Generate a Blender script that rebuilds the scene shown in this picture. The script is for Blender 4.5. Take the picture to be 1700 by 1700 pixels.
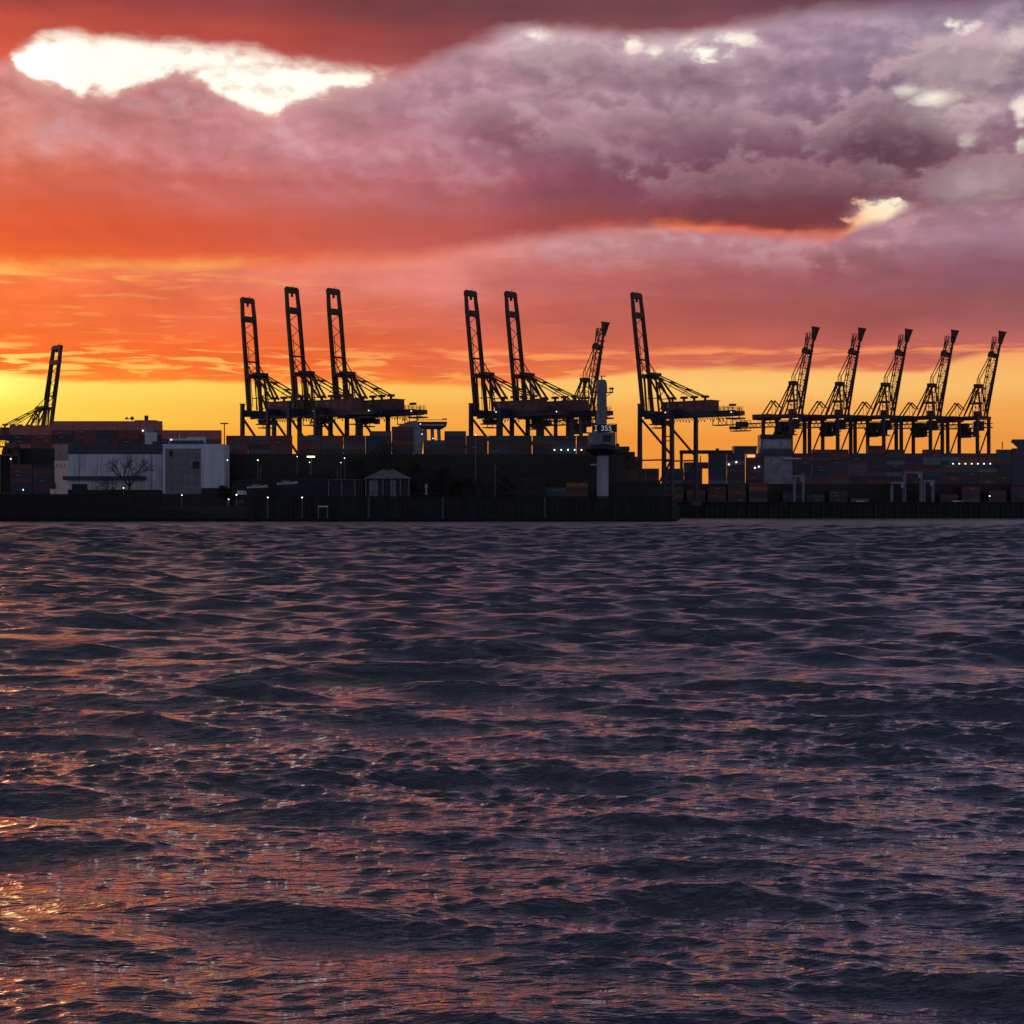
import bpy, bmesh, math, random
import numpy as np
from mathutils import Vector, Matrix

for o in list(bpy.data.objects):
    bpy.data.objects.remove(o)
scene = bpy.context.scene
COL = scene.collection
rnd = random.Random(7)

# ------------------------------------------------------------------ camera
CAM_H = 8.0            # eye height above the water
FPX = 2650.0           # focal length in photo pixels (1700 px frame)
HOR = 840.0            # photo row of the horizon
cam_d = bpy.data.cameras.new('camera')
cam = bpy.data.objects.new('camera', cam_d)
COL.objects.link(cam)
cam.location = (0, 0, CAM_H)
cam.rotation_euler = (math.radians(90), 0, 0)
cam_d.sensor_width = 36.0
cam_d.lens = 36.0 * FPX / 1700.0
cam_d.shift_y = -10.0 / 1700.0
cam_d.clip_start = 0.5
cam_d.clip_end = 12000
scene.camera = cam
scene.render.engine = 'CYCLES'
scene.cycles.max_bounces = 4
scene.view_settings.view_transform = 'Standard'
scene.view_settings.look = 'None'
scene.view_settings.exposure = 0
scene.view_settings.gamma = 1
scene.view_settings.use_curve_mapping = False

# ------------------------------------------------------------------ sun (behind the clouds, low, left of the frame)
SUN_AZ, SUN_EL = math.radians(-25), math.radians(3.2)
sun_d = bpy.data.lights.new('sun', 'SUN')
sun_d.energy = 0.22
sun_d.angle = math.radians(14)
sun_d.color = (1.0, 0.50, 0.24)
sun = bpy.data.objects.new('sun', sun_d)
COL.objects.link(sun)
sdir = Vector((math.sin(SUN_AZ) * math.cos(SUN_EL), math.cos(SUN_AZ) * math.cos(SUN_EL), math.sin(SUN_EL)))
sun.rotation_euler = (-sdir).to_track_quat('-Z', 'Y').to_euler()
sun.location = (-300, 300, 200)

# ------------------------------------------------------------------ sky
def lin(c):
    out = []
    for v in c:
        v = v / 255.0
        out.append(v / 12.92 if v <= 0.04045 else ((v + 0.055) / 1.055) ** 2.4)
    return tuple(out)

world = bpy.data.worlds.new('World')
scene.world = world
world.use_nodes = True
world.cycles.sampling_method = 'NONE'            # the sky is broad and soft: surfaces find it without a light map
NT = world.node_tree
NT.nodes.clear()

class S:                                        # a float socket with arithmetic
    def __init__(self, sock): self.s = sock
    def __add__(a, b): return mth('ADD', a, b)
    def __radd__(a, b): return mth('ADD', b, a)
    def __sub__(a, b): return mth('SUBTRACT', a, b)
    def __rsub__(a, b): return mth('SUBTRACT', b, a)
    def __mul__(a, b): return mth('MULTIPLY', a, b)
    def __rmul__(a, b): return mth('MULTIPLY', b, a)
    def __truediv__(a, b): return mth('DIVIDE', a, b)

def put(inp, v):
    if isinstance(v, S): NT.links.new(v.s, inp)
    else: inp.default_value = v

def mth(op, a, b=None, c=None, clamp=False):
    n = NT.nodes.new('ShaderNodeMath'); n.operation = op; n.use_clamp = clamp
    put(n.inputs[0], a)
    if b is not None: put(n.inputs[1], b)
    if c is not None: put(n.inputs[2], c)
    return S(n.outputs[0])

def sstep(x, a, b, lo=0.0, hi=1.0):
    n = NT.nodes.new('ShaderNodeMapRange'); n.interpolation_type = 'SMOOTHSTEP'
    put(n.inputs[0], x); put(n.inputs[1], a); put(n.inputs[2], b); put(n.inputs[3], lo); put(n.inputs[4], hi)
    return S(n.outputs[0])

def vec(x, y, z=0.0):
    n = NT.nodes.new('ShaderNodeCombineXYZ')
    put(n.inputs[0], x); put(n.inputs[1], y); put(n.inputs[2], z)
    return S(n.outputs[0])

def puffs(v, scale, detail=3.0, rough=0.5):
    n = NT.nodes.new('ShaderNodeTexVoronoi'); n.voronoi_dimensions = '2D'; n.feature = 'SMOOTH_F1'; n.normalize = True
    put(n.inputs['Vector'], v); put(n.inputs['Scale'], scale); put(n.inputs['Detail'], detail); put(n.inputs['Roughness'], rough); put(n.inputs['Smoothness'], .45)
    return 1.0 - S(n.outputs['Distance'])

def noise(v, scale, detail=6.0, rough=0.55, dist=0.0, dims='2D'):
    n = NT.nodes.new('ShaderNodeTexNoise'); n.noise_dimensions = dims
    put(n.inputs['Vector'], v); put(n.inputs['Scale'], scale); put(n.inputs['Detail'], detail)
    put(n.inputs['Roughness'], rough); put(n.inputs['Distortion'], dist)
    return S(n.outputs[0])

def mixc(f, a, b):
    n = NT.nodes.new('ShaderNodeMix'); n.data_type = 'RGBA'; n.clamp_factor = True
    put(n.inputs[0], f)
    for i, v in ((6, a), (7, b)):
        if isinstance(v, S): NT.links.new(v.s, n.inputs[i])
        else: n.inputs[i].default_value = (*v, 1)
    return S(n.outputs[2])

def scalec(c, f):
    n = NT.nodes.new('ShaderNodeVectorMath'); n.operation = 'SCALE'
    NT.links.new(c.s, n.inputs[0]); put(n.inputs[3], f)
    return S(n.outputs[0])

def addc(a, b):
    n = NT.nodes.new('ShaderNodeVectorMath'); n.operation = 'ADD'
    NT.links.new(a.s, n.inputs[0]); NT.links.new(b.s, n.inputs[1])
    return S(n.outputs[0])

AZR = 0.6
def p2az(px): return math.atan((px - 850.0) / FPX)
def p2el(px, py): return math.atan((HOR - py) / FPX * math.cos(p2az(px)))

def ramp(x, stops, interp):
    n = NT.nodes.new('ShaderNodeValToRGB'); r = n.color_ramp; r.interpolation = interp
    while len(r.elements) > 1: r.elements.remove(r.elements[-1])
    first = True
    for p, c in stops:
        if first: e = r.elements[0]; e.position = p; first = False
        else: e = r.elements.new(p)
        e.color = (*c, 1)
    put(n.inputs[0], x)
    return S(n.outputs[0])

def edge(x, pts):                                # a cloud edge: elevation as a function of azimuth
    st = []
    for px, py in pts:
        v = p2el(px, py) / 0.5
        st.append(((p2az(px) + AZR) / (2 * AZR), (v, v, v)))
    return ramp(x, st, 'LINEAR') * 0.5

def colrow(x, pts):
    return ramp(x, [((p2az(px) + AZR) / (2 * AZR), lin(c)) for px, c in pts], 'B_SPLINE' if len(pts) > 2 else 'EASE')

def table(x, el, rows):                           # colours over azimuth, blended over elevation
    rows = sorted(rows, key=lambda r: -r[0])
    out = colrow(x, rows[0][1])
    for (p0, _), (p1, pts) in zip(rows, rows[1:]):
        f = sstep(el, p2el(850, p0) * .985, p2el(850, p1) * .985)
        out = mixc(f, out, colrow(x, pts))
    return out

tc = NT.nodes.new('ShaderNodeTexCoord')
sp = NT.nodes.new('ShaderNodeSeparateXYZ')
NT.links.new(tc.outputs['Generated'], sp.inputs[0])
dx, dy, dz = (S(sp.outputs[i]) for i in range(3))
az = mth('ARCTAN2', dx, dy)
el = mth('ARCSINE', dz)
X0 = (az + AZR) / (2 * AZR)

PX_ = 1.0 / FPX                                   # one photo pixel in radians
P = vec(az * 10.0, el * 17.0)                     # cloud space: about 265 px per unit across
PS = vec(az * 5.0 + 3.7, el * 34.0)                # streaky cloud space
wa = noise(P, 2.2, 3.0, 0.5)
wb = noise(vec(az * 10.0 + 31.0, el * 17.0 + 17.0), 2.2, 3.0, 0.5)
wx = az * 10.0 + (wa - .5) * 0.14; wy = el * 17.0 + (wb - .5) * 0.14
P2 = vec(wx, wy)                                  # warped cloud space
P3 = vec(wx + .05, wy + 0.085)                    # the same, a step up and to the right: for the light on the billows
nA = noise(P2, 1.5, 8.0, 0.52)                    # large billows
nA2 = noise(P3, 1.5, 8.0, 0.52)
vA = puffs(P2, 3.0, 2.0, .55); vA2 = puffs(P3, 3.0, 2.0, .55)     # heaped, rounded puffs
nB = noise(P2, 6.0, 7.0, 0.56)                    # small wisps
nS = noise(PS, 2.4, 7.0, 0.55, 0.25)              # streaks
nS2 = noise(vec(az * 5.0 + 1.3, el * 48.0), 5.5, 6.0, 0.55, 0.4)

fluff = (nA - .5) * 2.0                            # about -0.5..0.5
puff = (nB - .5) * 1.3 + (vA - .70) * .9
strk = (nS - .5) * 2.0
azw = X0 + (wa - .5) * 0.035 + puff * 0.006
elw = el + (wb - .5) * 30 * PX_ + strk * 8 * PX_

# clear sky behind everything: yellow to orange low down, cream in the high gaps
clear = table(X0 + strk * .01, el + strk * 3 * PX_, [
    (840, [(-300, (255, 190, 60)), (0, (255, 170, 45)), (400, (253, 152, 36)), (850, (240, 138, 44)), (1200, (238, 142, 54)), (1700, (236, 142, 56))]),
    (735, [(-300, (255, 205, 70)), (0, (255, 196, 55)), (400, (252, 160, 54)), (850, (243, 148, 58)), (1200, (242, 152, 62)), (1700, (236, 150, 66))]),
    (690, [(-300, (255, 225, 95)), (0, (255, 222, 80)), (400, (252, 180, 74)), (850, (246, 166, 72)), (1200, (248, 170, 82)), (1700, (240, 162, 80))]),
    (640, [(-300, (255, 240, 150)), (0, (255, 228, 104)), (250, (255, 214, 92)), (500, (253, 196, 88)), (850, (250, 190, 96)), (1200, (254, 202, 116)), (1700, (246, 182, 104))]),
    (560, [(-300, (255, 214, 120)), (0, (255, 196, 96)), (400, (255, 165, 92)), (850, (255, 150, 92)), (1200, (255, 150, 90)), (1700, (246, 150, 100))]),
    (400, [(-300, (255, 176, 92)), (0, (255, 172, 86)), (400, (255, 160, 84)), (850, (252, 150, 100)), (1200, (255, 128, 68)), (1420, (255, 190, 130)), (1470, (255, 236, 196)), (1700, (255, 230, 200))]),
    (335, [(-300, (255, 176, 92)), (0, (255, 172, 86)), (400, (255, 160, 84)), (850, (252, 140, 92)), (1200, (255, 124, 66)), (1400, (255, 150, 90)), (1430, (255, 240, 205)), (1490, (255, 240, 205)), (1700, (255, 230, 200))]),
    (270, [(-300, (255, 249, 232)), (1700, (255, 248, 230))]),
])
clear = scalec(clear, 1.0 + sstep(el, p2el(850, 330), p2el(850, 230)) * .16 + sstep(el, p2el(850, 700), p2el(850, 655)) * sstep(X0, (p2az(150) + AZR) / 1.2, (p2az(-700) + AZR) / 1.2) * 3.0)

veil = sstep(fluff + puff * .9 + strk * .5, -.04, .55) * sstep(el, p2el(850, 260), p2el(850, 200)) * .75
clear = mixc(veil, clear, lin((236, 204, 192)))

# low bank
bank1 = table(azw, elw, [
    (640, [(-300, (255, 140, 50)), (0, (255, 136, 44)), (300, (250, 130, 50)), (600, (250, 128, 60)), (850, (246, 128, 66)), (1200, (244, 130, 74)), (1500, (240, 122, 78)), (1700, (240, 128, 84))]),
    (590, [(-300, (252, 120, 44)), (0, (250, 112, 42)), (300, (250, 110, 50)), (600, (238, 100, 52)), (850, (224, 110, 78)), (1200, (208, 104, 84)), (1500, (192, 98, 90)), (1700, (186, 100, 94))]),
    (520, [(-300, (250, 120, 56)), (0, (248, 116, 56)), (300, (240, 108, 66)), (600, (222, 112, 86)), (850, (202, 102, 88)), (1200, (170, 86, 82)), (1500, (154, 84, 84)), (1700, (156, 92, 94))]),
    (460, [(-300, (250, 120, 60)), (0, (250, 122, 62)), (300, (236, 120, 86)), (600, (226, 128, 114)), (760, (226, 136, 128)), (850, (204, 108, 102)), (1200, (166, 90, 92)), (1500, (146, 88, 98)), (1700, (140, 92, 106))]),
    (400, [(-300, (250, 140, 70)), (0, (252, 142, 72)), (300, (252, 140, 80)), (600, (245, 135, 100)), (850, (215, 135, 130)), (1000, (196, 138, 142)), (1200, (188, 124, 130)), (1500, (166, 124, 138)), (1700, (158, 118, 134))]),
])
low1 = edge(X0, [(-600, 618), (0, 622), (100, 632), (200, 636), (400, 634), (600, 637), (800, 640), (1000, 624), (1100, 614), (1250, 612), (1400, 616), (1530, 618), (1590, 600), (1640, 588), (1700, 584), (2300, 580)])
top1 = edge(X0, [(-600, 448), (0, 449), (150, 446), (300, 444), (420, 434), (600, 416), (700, 398), (780, 384), (860, 376), (950, 370), (1000, 371), (1100, 372), (1200, 380), (1300, 388), (1360, 394), (1395, 390), (1412, 380), (1430, 374), (1470, 368), (1500, 350), (1560, 325), (1700, 310), (2300, 300)])
d1 = el - low1 + strk * 10 * PX_
a1 = sstep(d1, -5 * PX_, 7 * PX_)
# breaks low in the bank, thin and stretched
brk = sstep(nS2 + sstep(X0, (p2az(700) + AZR) / 1.2, (p2az(100) + AZR) / 1.2) * .07, .52, .66) * sstep(el, p2el(850, 648), p2el(850, 618)) * sstep(el, p2el(850, 566), p2el(850, 600))
brk2 = sstep(nS2, .56, .72) * sstep(el, p2el(850, 650), p2el(850, 600)) * sstep(el, p2el(850, 430), p2el(850, 480)) * sstep(X0, .62, .30)
a1 = a1 * (1.0 - brk * .75 * sstep(X0, .62, .40, .35, 1.0)) * (1.0 - brk2 * .30)
t1 = top1 - el + fluff * 34 * PX_ * sstep(X0, .42, .6) + strk * 10 * PX_
a1 = a1 * sstep(t1, -6 * PX_, 12 * PX_)
shade1 = 1.0 + strk * .16 + fluff * .14 + (nA - nA2) * .55 * sstep(t1, 120 * PX_, 10 * PX_)
bank1 = mixc(sstep(mth('ABSOLUTE', el - p2el(850, 588) + strk * 9 * PX_), 11 * PX_, 2 * PX_) * sstep(X0, .35, .5) * sstep(nS2, .34, .6) * .75, scalec(bank1, shade1), lin((255, 150, 92)))
bank1 = mixc(sstep(mth('ABSOLUTE', el - p2el(850, 470) + strk * 16 * PX_ + (X0 - .3) * 40 * PX_), 10 * PX_, 1 * PX_) * sstep(X0, .42, .30) * sstep(nS2, .38, .62) * .8, bank1, lin((255, 165, 84)))
top_puff = sstep(t1, 95 * PX_, 8 * PX_) * sstep(X0, (p2az(700) + AZR) / 1.2, (p2az(1000) + AZR) / 1.2)
bank1 = mixc(top_puff * sstep(fluff + puff * .55 + (nA - nA2) * 2.2, -.22, .55) * .62, bank1, lin((206, 160, 166)))
col = mixc(a1, clear, bank1)

# great middle bank
bank2 = table(azw, elw + fluff * 16 * PX_, [
    (438, [(-300, (250, 110, 48)), (0, (246, 106, 48)), (250, (228, 94, 54)), (500, (226, 98, 68)), (700, (216, 112, 100)), (850, (222, 100, 84)), (1100, (235, 95, 64)), (1400, (200, 80, 70)), (1700, (160, 100, 110))]),
    (385, [(-300, (230, 98, 56)), (0, (226, 92, 54)), (250, (214, 88, 56)), (500, (208, 94, 74)), (700, (190, 94, 88)), (850, (176, 80, 78)), (1000, (146, 70, 70)), (1200, (138, 64, 64)), (1400, (130, 64, 70)), (1600, (140, 90, 104)), (1700, (150, 108, 122))]),
    (310, [(-300, (226, 110, 76)), (0, (220, 104, 76)), (250, (206, 102, 88)), (500, (196, 110, 110)), (700, (184, 104, 108)), (850, (154, 84, 96)), (1000, (134, 76, 90)), (1200, (130, 74, 88)), (1400, (122, 72, 86)), (1550, (112, 70, 86)), (1700, (140, 98, 112))]),
    (235, [(-300, (224, 140, 120)), (0, (220, 136, 122)), (250, (206, 130, 130)), (500, (202, 138, 146)), (700, (184, 118, 132)), (850, (158, 104, 120)), (1000, (142, 96, 116)), (1200, (140, 98, 118)), (1400, (120, 84, 106)), (1550, (120, 84, 104)), (1640, (158, 120, 134)), (1700, (140, 106, 124))]),
    (150, [(-300, (214, 136, 124)), (0, (212, 136, 128)), (250, (196, 120, 118)), (500, (204, 152, 156)), (700, (184, 134, 150)), (850, (162, 122, 136)), (1000, (156, 120, 136)), (1200, (162, 132, 146)), (1400, (146, 118, 138)), (1550, (132, 108, 132)), (1700, (120, 98, 124))]),
    (60, [(-300, (204, 110, 100)), (0, (204, 112, 104)), (500, (206, 152, 156)), (850, (196, 160, 170)), (1200, (178, 146, 162)), (1450, (158, 134, 152)), (1700, (140, 120, 144))]),
])
low2 = edge(X0, [(-600, 440), (0, 446), (150, 444), (300, 440), (420, 440), (600, 436), (700, 430), (780, 412), (850, 402), (1000, 386), (1100, 380), (1200, 386), (1300, 394), (1380, 400), (1408, 394), (1424, 366), (1460, 352), (1520, 350), (1700, 345), (2300, 350)])
top2 = edge(X0, [(-600, 90), (-100, 60), (10, 70), (26, 112), (45, 124), (100, 136), (135, 144), (195, 144), (220, 128), (265, 121), (300, 119), (338, 126), (352, 148), (380, 152), (405, 174), (440, 184), (464, 190), (472, 168), (520, 150), (570, 138), (640, 122), (690, 86), (760, 40), (850, 10), (960, 0), (1040, 10), (1100, 10), (1300, -20), (1700, -60), (2300, -60)])
t2 = top2 - el + puff * 20 * PX_ + fluff * 16 * PX_
a2 = sstep(t2, -4 * PX_, 12 * PX_)
b2 = el - low2 + strk * 7 * PX_ + puff * 7 * PX_ + fluff * 12 * PX_
a2 = a2 * sstep(b2, -12 * PX_, 22 * PX_)
# openings in the bank with ragged edges: centre, half sizes, in photo pixels
def hole(px, py, rx, ry, soft=.55):
    u = (az - p2az(px)) / (rx * PX_); v = (el - p2el(px, py)) / (ry * PX_)
    d = 1.0 - mth('SQRT', u * u + v * v) + puff * 1.5 + fluff * .9
    return sstep(d, 0.0, soft + .55)
h_sharp = None
halo = None
for px, py, rx, ry, soft, k in [(1050, 72, 24, 16, .3, .9), (1085, 88, 18, 12, .4, .7), (1168, 86, 46, 22, .4, 1), (1215, 66, 50, 14, .5, .8), (885, 58, 36, 14, .6, .8),
                                (1588, 42, 34, 16, .6, .95), (1690, 66, 46, 26, .9, .5), (1550, 162, 34, 16, .6, .75), (1505, 150, 40, 12, .8, .5), (1696, 178, 20, 26, .6, .95), (1604, 234, 20, 22, 1.0, .35), (1694, 240, 16, 16, .7, .7),
                                (1458, 354, 42, 21, .0, 1)]:
    h = hole(px, py, rx, ry, soft) * k
    h_sharp = h if h_sharp is None else mth('MAXIMUM', h_sharp, h)
for px, py, rx, ry in [(1130, 78, 190, 80), (900, 70, 110, 60), (1600, 90, 190, 95), (1580, 180, 130, 90), (1460, 355, 75, 38), (1640, 300, 150, 60)]:
    u = (az - p2az(px)) / (rx * PX_); v = (el - p2el(px, py)) / (ry * PX_)
    h = mth('EXPONENT', (u * u + v * v) * -1.6)
    halo = h if halo is None else mth('MAXIMUM', halo, h)
a2 = a2 * (1.0 - h_sharp)
lit = (nA - nA2) * .80 + (vA - vA2) * .24
fl_zone = sstep(el, p2el(850, 370), p2el(850, 210)) 
shade2 = 1.0 + lit * (.25 + fl_zone * .85) + fluff * (.10 + fl_zone * .22) + puff * fl_zone * .10
c2 = scalec(bank2, shade2)
pale = sstep(fluff + lit * 2.2 + puff * .25, -.08, .85) * fl_zone * .46
c2 = mixc(pale, c2, lin((208, 174, 180)))
c2 = mixc(sstep(halo + fluff * .35 + puff * .25, .30, 1.15) * .62, c2, lin((222, 198, 202)))
# separate heaps within the bank: darker bellies with a paler upper edge
for px, py, rx, ry, k in [(930, 108, 105, 40, .75), (310, 150, 95, 36, .55), (1490, 232, 120, 74, .95), (1615, 118, 120, 46, .8), (845, 215, 130, 52, .5), (1130, 250, 210, 70, .55), (1290, 330, 190, 56, .6), (150, 190, 120, 40, .4), (620, 190, 120, 40, .35), (1640, 300, 90, 40, .6)]:
    u = (az - p2az(px)) / (rx * PX_); v = (el - p2el(px, py)) / (ry * PX_)
    d = 1.0 - mth('SQRT', u * u + v * v) + puff * .95 + fluff * .55
    c2 = mixc(sstep(d, -.42, .02) * sstep(v, -.2, .6) * .34 * k, c2, lin((214, 176, 182)))
    c2 = scalec(c2, 1.0 - sstep(d, -.06, .42) * .34 * k)
rim = sstep(t2, 26 * PX_, 0.0)
c2 = mixc(rim * .42, c2, lin((250, 196, 176)))
# glow under the bank on the right of the middle
glow = sstep(b2, 26 * PX_, -4 * PX_) * sstep(X0, (p2az(880) + AZR) / 1.2, (p2az(1130) + AZR) / 1.2) * sstep(X0, (p2az(1450) + AZR) / 1.2, (p2az(1390) + AZR) / 1.2) * sstep(noise(PS, 3.1, 4.0, .5), .30, .52)
c2 = mixc(glow * .8, c2, lin((250, 104, 60)))
col = mixc(a2, col, c2)

# dark roof of cloud along the top of the view and on upwards
bank4 = table(azw, elw + fluff * 12 * PX_, [
    (120, [(-300, (214, 92, 66)), (0, (214, 92, 70)), (250, (206, 88, 72)), (500, (190, 86, 80)), (650, (176, 90, 92)), (850, (160, 92, 100)), (1100, (160, 92, 96)), (1400, (150, 92, 104)), (1700, (150, 112, 134))]),
    (55, [(-300, (196, 80, 58)), (0, (196, 80, 62)), (250, (182, 78, 68)), (500, (176, 76, 68)), (650, (148, 70, 70)), (850, (136, 74, 80)), (1100, (140, 76, 80)), (1400, (126, 76, 88)), (1700, (130, 104, 130))]),
    (0, [(-300, (160, 68, 62)), (0, (152, 66, 64)), (250, (156, 68, 68)), (500, (136, 66, 68)), (650, (118, 64, 66)), (850, (110, 66, 76)), (1100, (118, 72, 80)), (1400, (102, 64, 76)), (1700, (116, 92, 116))]),
    (-160, [(-600, (150, 84, 84)), (0, (136, 90, 112)), (850, (122, 96, 130)), (1700, (108, 100, 148)), (2300, (98, 94, 142))]),
])
low4 = edge(X0, [(-600, 104), (-40, 112), (12, 108), (34, 90), (70, 70), (120, 66), (165, 78), (250, 82), (350, 88), (420, 96), (500, 117), (560, 126), (640, 133), (700, 120), (780, 86), (860, 56), (950, 56), (1040, 66), (1110, 68), (1200, 50), (1300, 34), (1450, 24), (1600, 18), (1680, 4), (1740, -30), (2300, -60)])
d4 = el - low4 + fluff * 14 * PX_ + strk * 9 * PX_
a4 = sstep(d4 + puff * 8 * PX_, -8 * PX_, 26 * PX_)
shade4 = 1.0 + strk * .12 + fluff * .22
col = mixc(a4, col, scalec(bank4, shade4))

# the rest of the sky: dim broken cloud overhead, twilight blue away from the sunset
nish = NT.nodes.new('ShaderNodeTexSky')
nish.sky_type = 'NISHITA'; nish.sun_disc = False
nish.sun_elevation = SUN_EL; nish.sun_rotation = SUN_AZ
nish.air_density = 1.0; nish.dust_density = 1.5
nC = noise(S(tc.outputs['Generated']), 3.2, 6.0, 0.55, 0.3, '3D')
up = mixc(sstep(nC, .38, .62), lin((24, 29, 54)), lin((42, 40, 64)))
up = addc(up, scalec(S(nish.outputs[0]), 0.05))
back = mixc(sstep(nC, .36, .64), lin((80, 86, 114)), lin((100, 96, 116)))
back = addc(back, scalec(S(nish.outputs[0]), 0.05))
col = mixc(sstep(el, 0.30, 0.58), col, up)
col = mixc(sstep(mth('ABSOLUTE', az), 0.95, 2.0), col, back)
col = mixc(sstep(el, 0.0, -0.05), col, lin((40, 40, 52)))

bg = NT.nodes.new('ShaderNodeBackground')
NT.links.new(col.s, bg.inputs['Color'])
bg.inputs['Strength'].default_value = 1.0
wo = NT.nodes.new('ShaderNodeOutputWorld')
NT.links.new(bg.outputs[0], wo.inputs['Surface'])

# ------------------------------------------------------------------ materials
def mat(name, col, rough=.6, metal=0.0, var=.25, scale=.35, spec=.5, stretch=(1, 1, 1)):
    m = bpy.data.materials.new(name); m.use_nodes = True
    t = m.node_tree; b = t.nodes['Principled BSDF']
    b.inputs['Roughness'].default_value = rough; b.inputs['Metallic'].default_value = metal
    b.inputs['Specular IOR Level'].default_value = spec
    co = t.nodes.new('ShaderNodeTexCoord'); mp = t.nodes.new('ShaderNodeMapping')
    mp.inputs['Scale'].default_value = stretch
    t.links.new(co.outputs['Object'], mp.inputs[0])
    n = t.nodes.new('ShaderNodeTexNoise'); n.inputs['Scale'].default_value = scale; n.inputs['Detail'].default_value = 5
    t.links.new(mp.outputs[0], n.inputs['Vector'])
    r = t.nodes.new('ShaderNodeValToRGB')
    r.color_ramp.elements[0].position = .3; r.color_ramp.elements[1].position = .7
    r.color_ramp.elements[0].color = (*[c * (1 - var) for c in col], 1)
    r.color_ramp.elements[1].color = (*[min(1, c * (1 + var)) for c in col], 1)
    t.links.new(n.outputs[0], r.inputs[0]); t.links.new(r.outputs[0], b.inputs['Base Color'])
    return m

def glow(name, col, strength):
    m = bpy.data.materials.new(name); m.use_nodes = True
    b = m.node_tree.nodes['Principled BSDF']
    b.inputs['Base Color'].default_value = (.6, .6, .6, 1)
    b.inputs['Emission Color'].default_value = (*col, 1); b.inputs['Emission Strength'].default_value = strength
    return m

M = {
    'leg': mat('crane_leg_paint', (.040, .045, .085), .5), 'boom': mat('crane_boom_paint', (.07, .040, .034), .55),
    'house': mat('machinery_red_paint', (.16, .07, .09), .6), 'steel': mat('dark_steel', (.05, .045, .05), .5),
    'cable': mat('wire_rope', (.04, .035, .035), .6), 'lattice': mat('lattice_paint', (.10, .05, .06), .5),
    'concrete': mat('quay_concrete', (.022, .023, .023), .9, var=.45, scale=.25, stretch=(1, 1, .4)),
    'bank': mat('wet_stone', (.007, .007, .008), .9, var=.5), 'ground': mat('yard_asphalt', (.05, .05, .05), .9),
    'cladding': mat('grey_cladding', (.62, .65, .72), .7, var=.16, stretch=(1, 1, .15)), 'cladding_dull': mat('dull_cladding', (.53, .56, .63), .75, var=.2, stretch=(1, 1, .12)),
    'cladding_sunset_tint': mat('sunset_tinted_cladding', (.80, .66, .62), .6, var=.10), 'band': mat('dark_band', (.05, .055, .085), .5),  # the end wall's cladding carries the warm sunset light as a tint
    'glass': mat('door_glass', (.16, .18, .20), .25, var=.3), 'white': mat('white_paint', (.62, .62, .66), .5, var=.10),
    'grey': mat('ship_grey', (.26, .25, .30), .6), 'tower': mat('tower_grey', (.17, .19, .23), .6, var=.15),
    'tower_pale': mat('tower_pale', (.36, .38, .46), .6, var=.2, stretch=(1, 1, .2)), 'black': mat('black_paint', (.015, .015, .018), .5),
    'hull': mat('hull_paint', (.017, .013, .015), .45, var=.4, stretch=(.3, 1, 1)), 'roof': mat('slate_roof', (.14, .14, .17), .7),
    'shed': mat('shed_timber', (.035, .035, .038), .8), 'bark': mat('bark', (.045, .04, .038), .9),
    'leaf': mat('leaf', (.045, .05, .03), .8, var=.5, scale=1.5), 'darkleaf': mat('evergreen_leaf', (.030, .034, .024), .8, var=.5, scale=1.5),
    'window': mat('window_glass', (.05, .06, .09), .1, var=.1), 'pale_window': mat('bridge_window', (.34, .32, .40), .3, var=.3),
    'lamp': glow('lamp_glow', (1.0, .93, .85), 3.0), 'warmlamp': glow('warm_lamp_glow', (1.0, .80, .35), 3.0),
    'dimlamp': glow('dim_lamp_glow', (.9, .92, 1.0), 2.0),
    'sign': glow('orange_sign_glow', (1.0, .36, .08), 1.3), 'digit': glow('sign_digit_glow', (.8, .86, 1.0), .20),
    'mark': mat('pale_lettering', (.26, .25, .28), .6),
}
CONT = {n: mat('container_' + n, c, .55, var=.22, scale=.5) for n, c in {
    'rust red': (.19, .06, .055), 'hazy red': (.52, .16, .15), 'dark blue': (.04, .048, .095), 'teal': (.035, .10, .105),  # the brightest red has the glow of the sunset haze mixed into its colour
    'grey': (.11, .11, .13), 'brown': (.085, .045, .038), 'ochre': (.20, .105, .04), 'orange': (.34, .11, .05),
    'white': (.40, .40, .45), 'green': (.03, .085, .045), 'plum': (.11, .05, .085), 'pale blue': (.15, .17, .23)}.items()}

# ------------------------------------------------------------------ mesh helpers
def W(px, py, Y):                                # a point at depth Y seen at a photo pixel
    return Vector(((px - 850.0) / FPX * Y, Y, CAM_H + (HOR - py) / FPX * Y))
def WX(px, Y): return (px - 850.0) / FPX * Y
def WZ(py, Y): return CAM_H + (HOR - py) / FPX * Y

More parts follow.
